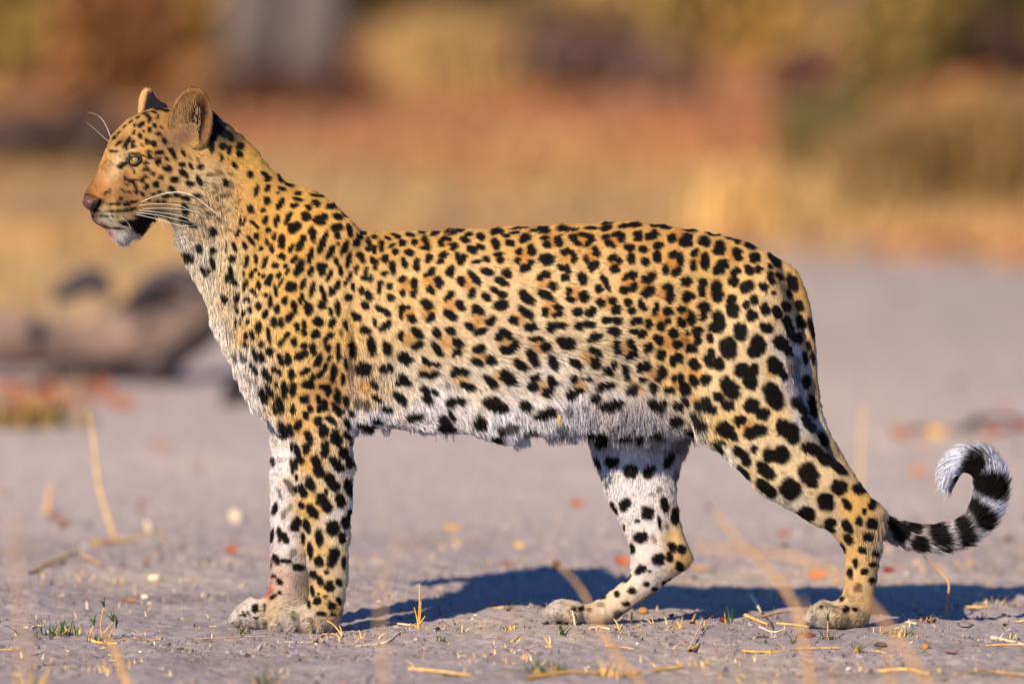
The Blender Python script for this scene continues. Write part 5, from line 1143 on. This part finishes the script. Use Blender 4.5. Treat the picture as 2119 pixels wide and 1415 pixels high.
def lump(label, u, v, rx, rz, mat, seed, name, cat, amt=0.25, ry=None, group=None):
    b = on_ground(u, v); s = px_m(b[1]); V, F = uv_ball(14, 9)
    k = 1 + amt * vnoise(V[:, 0] * 1.6 + seed, V[:, 1] * 1.6, V[:, 2] * 1.6, seed) + amt * .4 * vnoise(V[:, 0] * 5, V[:, 1] * 5, V[:, 2] * 5, seed + 3)
    V = V * k[:, None] * np.array([rx, ry or rx, rz]) * s; V[:, 2] += rz * s * 0.7
    return finish(put(name, mesh_from(name, V, F, mat), loc=b), label, cat, group)

# --- in the plane of focus, left to right
tuft('widest green grass tuft, at the lower left beside the tall sprig', 130, 1318, 90, 34, 60, 1, 0.4)
tuft('green grass tuft with tall leafy sprigs at the lower left', 208, 1322, 40, 22, 22, 2, 0.5, tall=[[(212,1320),(208,1296),(212,1268),(216,1256)],[(214,1310),(226,1296),(234,1286)],[(226,1318),(232,1304),(240,1298)],[(184,1318),(190,1302),(194,1294)]])
tuft('small green grass tuft in front of the far forepaw', 505, 1312, 26, 24, 12, 3, 0.6)
straw('longest thin straw lying from the sprigs towards the forepaws', [(205,1327),(260,1324),(330,1318),(420,1320),(500,1317),(560,1318)], 1.6, STRAW_TAN, name='grass_runner', cat='grass runner')
straw('thick short straw in front of the green tuft with tall sprigs', [(182,1326),(212,1330),(243,1335)], 3.6, STRAW)
straw('thin straw slanting above the grass runner', [(280,1301),(300,1310),(318,1319)], 1.6, STRAW_TAN)
straw('straw lying at the left edge below the green tuft', [(-10,1347),(20,1346),(48,1345)], 2.0)
straw('pale straw lying beneath the widest green grass tuft', [(64,1358),(86,1352),(106,1343)], 2.2, STRAW_PALE)
leaf('pale husk lying left of the widest green grass tuft', 58, 1302, 12, 6, HUSK, 0.2, name='husk', cat='husk')
straw('pale straw running right from the husk at the left', [(62,1300),(78,1297),(92,1302)], 2.2, STRAW_PALE)
lump('dark clod of soil at the lower left', 100, 1375, 15, 4, CLOD, 4, 'soil_clod', 'clod')
lump('dark clod of soil by the left edge below the straw', 75, 1345, 9, 8, CLOD, 5, 'soil_clod', 'clod')
lump('dark clod of soil between the grass runner and the lower edge', 478, 1363, 13, 4, CLOD, 6, 'soil_clod', 'clod')
lump('dark clod of soil in front of the far forepaw', 373, 1344, 8, 3.5, CHIP, 7, 'soil_clod', 'clod')
leaf('white husk lying low at the lower left', 232, 1372, 9, 4, HUSK, 0.4, name='husk', cat='husk')
upright('short dry shoot rising in front of the near forepaw', [(708,1316),(702,1306),(690,1292),(677,1284)], 2.4, STRAW, extra=([(708,1316),(706,1303),(702,1294)],), name='dry_shoot', cat='shoot')
straw('dry root like straw lying before the near forepaw', [(650,1330),(668,1318),(690,1319),(706,1322)], 2.6, STRAW_TAN)
straw('thin pale straw lying left of the dry root like straw', [(590,1328),(620,1330),(648,1334)], 1.8, STRAW_PALE)
upright('tiny forked dry shoot right of the near forepaw', [(748,1322),(746,1312),(742,1303)], 1.8, STRAW, extra=([(748,1322),(755,1312),(757,1306)],), name='dry_shoot', cat='shoot')
straw('curled pale straw between the forepaw and the tall forked stem', [(735,1334),(780,1336),(805,1328),(818,1316),(828,1310)], 2.8, STRAW_PALE)
straw('thick pale straw lying left of the tall forked stem', [(796,1291),(820,1293),(850,1296)], 3.6, STRAW_PALE)
upright('tall forked dry stem standing in front of the shadow', [(865,1309),(866,1285),(868,1250),(868,1208)], 2.6, STRAW_GOLD, extra=([(866,1300),(870,1270),(871,1242)],[(866,1298),(862,1275),(857,1256)],[(866,1292),(874,1282),(880,1274)],[(866,1300),(856,1293),(848,1290)]), name='forked_stalk', cat='stem')
leaf('pale split husk below the tall forked stem', 855, 1326, 12, 6, HUSK, 1.2, tilt=0.8, name='husk', cat='husk')
tuft('tiny green tuft right of the tall forked stem', 912, 1325, 20, 16, 14, 5, 0.5)
leaf('white upright husk at the near edge of the shadow', 938, 1286, 9, 6, HUSK, 1.4, tilt=1.1, name='husk', cat='husk')
straw('short stick leaning at the near edge of the shadow', [(1050,1268),(1064,1256),(1078,1242)], 2.6, STRAW_TAN, lift=[0, 4, 10], name='stick', cat='stick')
tuft('dry brown grass stub below the leaning stick', 1052, 1306, 30, 18, 4, 6, 4.0)
tuft('dry straw coloured grass stub right below the brown stub', 1068, 1326, 34, 16, 3, 7, 5.0)
straw('short straw pieces left of the shadow end under the belly', [(1018,1260),(1040,1262),(1058,1258)], 2.6, STRAW)
tuft('green grass tuft with upright blades below the far hind paw', 1162, 1322, 24, 30, 14, 8, 0.3)
upright('bent straw shoot below the far hind paw, left of the green tuft', [(1142,1340),(1132,1326),(1126,1318)], 3.0, STRAW, extra=([(1142,1340),(1128,1336)],), name='dry_shoot', cat='shoot')
upright('dry pale blade standing against the far hind paw', [(1190,1296),(1188,1280),(1184,1262)], 3.0, STRAW_PALE, name='dry_shoot', cat='shoot')
straw('flat pale straw lying behind the far hind paw heel', [(1220,1302),(1242,1303),(1264,1305)], 4.0, STRAW_PALE)
upright('forked dry shoot right of the far hind paw', [(1282,1302),(1276,1288),(1270,1280)], 2.2, STRAW, extra=([(1282,1302),(1288,1290)],[(1282,1302),(1272,1296)]), name='dry_shoot', cat='shoot')
upright('single green blade right of the far hind paw', [(1306,1290),(1307,1278),(1308,1266)], 2.6, GRASS_GREEN, name='grass_shoot', cat='grass shoot')
lump('round brown seed pod behind the far hind paw heel', 1331, 1270, 11, 9, SEED, 8, 'seed_pod', 'seed pod', amt=0.12)
tuft('dry forked stub in the middle below the shadow', 1404, 1302, 20, 22, 2, 9, 5.0)
straw('thick short straw near the forked stub in the middle', [(1431,1291),(1436,1286),(1440,1280)], 4.0, STRAW_TAN, lift=[0, 3, 8])
upright('dry straw crossed like a star, left of the red leaf in the shadow', [(1457,1296),(1458,1286),(1458,1284)], 2.0, STRAW, extra=([(1457,1296),(1475,1300)],[(1457,1296),(1446,1302)]), name='dry_shoot', cat='shoot')
straw('long leaning pale straw in the lower middle', [(1424,1348),(1440,1322),(1454,1300)], 2.2, STRAW_PALE, lift=[0, 6, 14])
straw('thick yellow straw stub in the lower middle', [(1428,1350),(1440,1345),(1446,1341)], 5.0, STRAW)
straw('small straw left of the thick yellow stub', [(1246,1316),(1258,1326),(1268,1336)], 2.0, STRAW)
straw('thin straw left of the leaning pale straw', [(1264,1339),(1288,1342),(1312,1345)], 2.0, STRAW)
tuft('green seedling standing in the shadow between the hind legs', 1507, 1290, 30, 34, 9, 10, 0.2)
leaf('red leaf lying in the shadow by the green seedling', 1498, 1288, 12, 7, LEAF_RED, 0.3, tilt=0.8)
straw('stick propped on the straw pile left of the near hind paw', [(1554,1249),(1566,1262),(1576,1274)], 4.0, STRAW_PALE, lift=[16, 8, 2], name='stick', cat='stick')
straw('topmost straw in the pile left of the near hind paw', [(1542,1282),(1566,1286),(1590,1295)], 4.2, STRAW)
straw('middle straw in the pile left of the near hind paw', [(1572,1298),(1600,1303),(1622,1304)], 3.0, STRAW_PALE)
straw('dark twig in the pile left of the near hind paw', [(1578,1276),(1590,1286),(1600,1294)], 2.6, CHIP, name='twig', cat='twig')
straw('long straw running to the near hind paw', [(1608,1290),(1640,1294),(1680,1298)], 2.8, STRAW)
straw('thin brown straw lying behind the straw pile', [(1572,1278),(1610,1270),(1645,1266)], 2.6, STRAW_TAN)
leaf('dark red leaf below the near hind paw', 1676, 1318, 13, 8, LEAF_RED, -0.2, tilt=0.5)
tuft('green grass sprig left of the dark red leaf', 1662, 1312, 40, 14, 12, 11, 0.6)
tuft('green grass sprig rising before the near hind paw', 1712, 1322, 30, 26, 22, 12, 0.4, tall=[[(1714,1322),(1713,1300),(1713,1284)]])
tuft('tiny dry sprig below the dark red leaf', 1640, 1332, 16, 22, 4, 13, 2.0)
tuft('green and straw sprig below the near hind paw', 1776, 1350, 26, 30, 14, 14, 0.8)
straw('long thin straw lying below the near hind paw', [(1536,1348),(1600,1349),(1660,1345),(1740,1342)], 2.4, STRAW_GOLD)
straw('curved straw right of the green and straw sprig', [(1798,1345),(1824,1350),(1850,1361)], 2.6, STRAW)
lump('dark bark chip below the near hind paw heel', 1822, 1341, 13, 5, CHIP, 9, 'bark_chip', 'bark chip')
lump('dark bark chip left of the tiny dry sprig', 1578, 1321, 13, 4, CHIP, 10, 'bark_chip', 'bark chip')
tuft('green and yellow grass tuft right of the near hind paw', 1866, 1316, 46, 18, 22, 15, 0.9)
straw('pale straw bow above the green and yellow tuft', [(1828,1310),(1846,1302),(1862,1300)], 2.0, STRAW_PALE)
straw('flat husk like straw at the shadow edge right of the near hind paw', [(1878,1290),(1888,1292),(1898,1294)], 3.6, STRAW_PALE)
tuft('small dry stub at the shadow edge', 1914, 1286, 22, 18, 2, 16, 5.0)
straw('pale straw leaning beside the bent grass stem', [(1922,1290),(1934,1284),(1948,1278)], 3.4, STRAW)
upright('tall bent grass stem under the tail', [(1958,1280),(1959,1244),(1963,1207),(1938,1175),(1912,1150)], 3.2, STRAW_TAN, name='bent_stalk', cat='stem')
lump('round brown snail shell like pod at the lower right', 1915, 1346, 9, 8, SEED, 11, 'seed_pod', 'seed pod', amt=0.12)
straw('thin straw left of the round pod at the lower right', [(1892,1337),(1904,1337),(1914,1338)], 1.8)
straw('short pale straw right of the bent grass stem', [(1992,1308),(1998,1304),(2006,1300)], 2.8, STRAW_PALE)
straw('short yellow straw beside the short pale straw', [(2006,1308),(2012,1304),(2017,1300)], 2.6)
straw('broad pale straw in the heap at the right edge', [(2050,1320),(2080,1328),(2125,1332)], 4.6, STRAW_PALE)
straw('thin long straw in the heap at the right edge', [(2040,1332),(2080,1333),(2125,1334)], 2.2, STRAW_GOLD)
tuft('dry stub by the straw heap at the right edge', 2098, 1326, 20, 18, 1, 17, 5.0)
straw('short thick straw above the heap at the right edge', [(2078,1292),(2098,1290),(2125,1284)], 3.6, STRAW)
lump('dark clod of soil right of the bent grass stem', 1998, 1293, 15, 7, CLOD, 12, 'soil_clod', 'clod')
straw('pale straw lying on the sunlit gap in the shadow', [(1998,1258),(2040,1258),(2100,1256)], 3.2, STRAW)
leaf('orange leaf flake at the lower right', 1966, 1354, 15, 6, LEAF_ORANGE, 0.1, tilt=0.1)

# --- nearer than the focus: blurred
straw('long yellow straw lying across the lower middle', [(1092,1403),(1180,1400),(1280,1398),(1360,1392),(1412,1390)], 4.2, STRAW_GOLD)
straw('long straw lying below the near forepaw', [(848,1388),(900,1390),(975,1400)], 4.6, STRAW)
straw('forked straw lying at the lower right', [(1816,1394),(1870,1388),(1925,1395)], 4.0, STRAW)
straw('thin brown runner at the lower right corner', [(1950,1410),(2010,1395),(2070,1394),(2130,1400)], 3.0, STRAW_TAN, name='grass_runner', cat='grass runner')
NEAR_STEMS = [
 ('blurred dry stem crossing before the chest shadow', -3.0, [(792,1440),(796,1370),(786,1290),(800,1190),(830,1100)], 5),
 ('blurred dry stem slanting at the lower left, right of the tall sprigs', -1.7, [(282,1450),(258,1400),(240,1350),(218,1315)], 9),
 ('blurred thin stem rising at the far left', -3.4, [(52,1460),(46,1290),(32,1150),(24,1070)], 5),
 ('blurred dry stem left of the near hind paw', -2.3, [(1690,1470),(1650,1270),(1600,1190),(1530,1120),(1480,1056)], 7),
 ('blurred dry stem arching to the near hind leg', -2.6, [(1960,1480),(1850,1310),(1760,1215),(1640,1150),(1440,1132)], 7),
 ('blurred stem rising at the lower edge left of the near hind paw', -2.6, [(1682,1460),(1672,1380),(1660,1300),(1662,1240)], 6),
 ('blurred stem at the lower edge below the near hind paw', -2.6, [(1846,1460),(1842,1390),(1834,1320)], 6),
 ('blurred dry stem slanting before the far hind paw', -1.9, [(1330,1420),(1260,1330),(1200,1215),(1130,1145)], 5),
]
for lab, y, px, r in NEAR_STEMS:
    upright(lab, px, r, STRAW_TAN, name='dry_stalk', cat='stem', y=y)
tuft('blurred grass tuft at the lower edge below the far forepaw', 548, 1420, 60, 50, 22, 21, 0.9)
tuft('blurred green grass tuft at the lower edge in the middle', 1112, 1388, 40, 34, 22, 22, 0.7)
tuft('blurred green grass tuft right of it at the lower edge in the middle', 1150, 1384, 34, 26, 18, 23, 0.7)
tuft('blurred dry grass tuft at the lower edge under the belly', 1262, 1400, 60, 60, 6, 24, 4.0)
tuft('blurred dry grass tuft in the lower left corner', 68, 1432, 80, 70, 6, 25, 4.0)

# --- farther than the focus: blurred
upright('tall blurred grass stem standing at the left behind the leopard', [(236,1110),(206,1010),(196,930),(184,850)], 4.6, STRAW, name='dry_stalk', cat='stem')
upright('short pale stem stub beside the tall blurred stem at the left', [(312,1100),(304,1082),(300,1070)], 7, STRAW_PALE, name='dry_stalk', cat='stem')
upright('blurred upright stem behind the tail', [(1778,1010),(1782,930),(1786,840)], 4.4, STRAW, name='dry_stalk', cat='stem')
upright('blurred upright stem at the left under the log', [(98,1060),(102,1030),(106,1000)], 8, STRAW_TAN, name='dry_stalk', cat='stem')
straw('blurred straw lying at the foot of the tall blurred stem', [(190,1125),(250,1112),(340,1104)], 6, STRAW)
straw('blurred branch of straw arching low at the left', [(62,1190),(110,1172),(160,1160),(210,1175)], 5, STRAW_TAN, lift=[0, 6, 8, 0])
lump('pale round stone behind the far foreleg', 488, 1076, 15, 15, HUSK, 13, 'stone', 'stone', amt=0.15)
lump('small pale stone left of the far forepaw', 320, 1200, 14, 8, HUSK, 14, 'stone', 'stone', amt=0.2)
lump('small white stone in the middle distance at the left', 300, 1238, 9, 6, HUSK, 15, 'stone', 'stone', amt=0.2)
leaf('small dry brown leaf left of the far forepaw', 270, 1245, 14, 7, SEED, 0.1, tilt=0.4)
upright('short white shoot left of the far forepaw', [(181,1262),(180,1252),(179,1244)], 3.0, HUSK, name='dry_shoot', cat='shoot')
leaf('orange leaf on the silt between belly and far hind leg', 1193, 1050, 17, 11, LEAF_ORANGE, 0.4, tilt=1.0)
leaf('orange leaf on the silt right of the far hind hock', 1466, 1060, 15, 9, LEAF_ORANGE, 1.2, tilt=0.9)
leaf('red leaf on the silt behind the near hind pastern', 1838, 1184, 14, 8, LEAF_RED, 0.2, tilt=0.9)
leaf('yellow leaf on the silt behind the forelegs', 935, 1100, 22, 7, STRAW_GOLD, 0.1, tilt=0.5)
leaf('rust leaf on the silt left of the shadow tip', 1050, 1172, 22, 7, LEAF_ORANGE, 0.1, tilt=0.3)
leaf('yellow leaf on the silt right of the far hind hock', 1446, 1178, 20, 6, STRAW_GOLD, 0.1, tilt=0.3)
leaf('pale tan leaf on the silt left of the far hind leg', 1072, 1130, 12, 10, STRAW, 0.5, tilt=0.8)
leaf('orange leaf left of the curled tail', 1622, 1108, 16, 9, LEAF_ORANGE, 0.2, tilt=0.6)
leaf('rust leaf farther off at the left beyond the tall blurred stem', 296, 1045, 16, 8, LEAF_ORANGE, 0.7, tilt=0.7)
leaf('orange brown leaf left of the chest on the open silt', 330, 925, 24, 10, SEED, 0.1, tilt=0.5)
straw('blurred twig lying right of the tail tip', [(1850,900),(1930,890),(2010,905)], 6, CHIP, name='twig', cat='twig')
straw('blurred twig lying behind the tail tip at the right edge', [(2000,888),(2060,870),(2140,880)], 6, CHIP, name='twig', cat='twig')
leaf('orange leaf by the blurred twigs at the right', 1862, 908, 24, 14, LEAF_ORANGE, 0.3, tilt=0.8)
leaf('golden leaf by the blurred twigs at the right', 1935, 898, 24, 14, STRAW_GOLD, 0.3, tilt=0.8)
leaf('orange leaf near the right edge by the twigs', 2050, 895, 24, 13, LEAF_ORANGE, 0.6, tilt=0.8)
leaf('rust leaf at the right edge by the twigs', 2112, 890, 22, 14, LEAF_RED, 0.2, tilt=0.8)
for lab, u, v, w in (('orange leaf under the log at the left edge', 30, 818, 26), ('rust red leaf under the middle of the log', 100, 812, 24), ('dark orange leaf below the dark underside of the log', 200, 822, 24), ('orange leaf lying farthest right before the log', 250, 850, 28), ('orange leaf between the log and the left edge', 52, 838, 24)):
    leaf(lab, u, v, w, w * .6, LEAF_ORANGE if 'rust' not in lab else LEAF_RED, 0.4, tilt=1.0)
# the fleck caught in the belly fur
P = pt(np.array([1157, 1159, 1156, 1160]), np.array([858, 864, 870, 876]), np.full(4, -0.115)); V, F = tube(P, np.array([2, 4, 4.5, 2]) * PXM, 6)
thing_mesh('grass_seed', V, F, STRAW_GOLD, 'orange grass seed caught in the belly fur', 'seed')
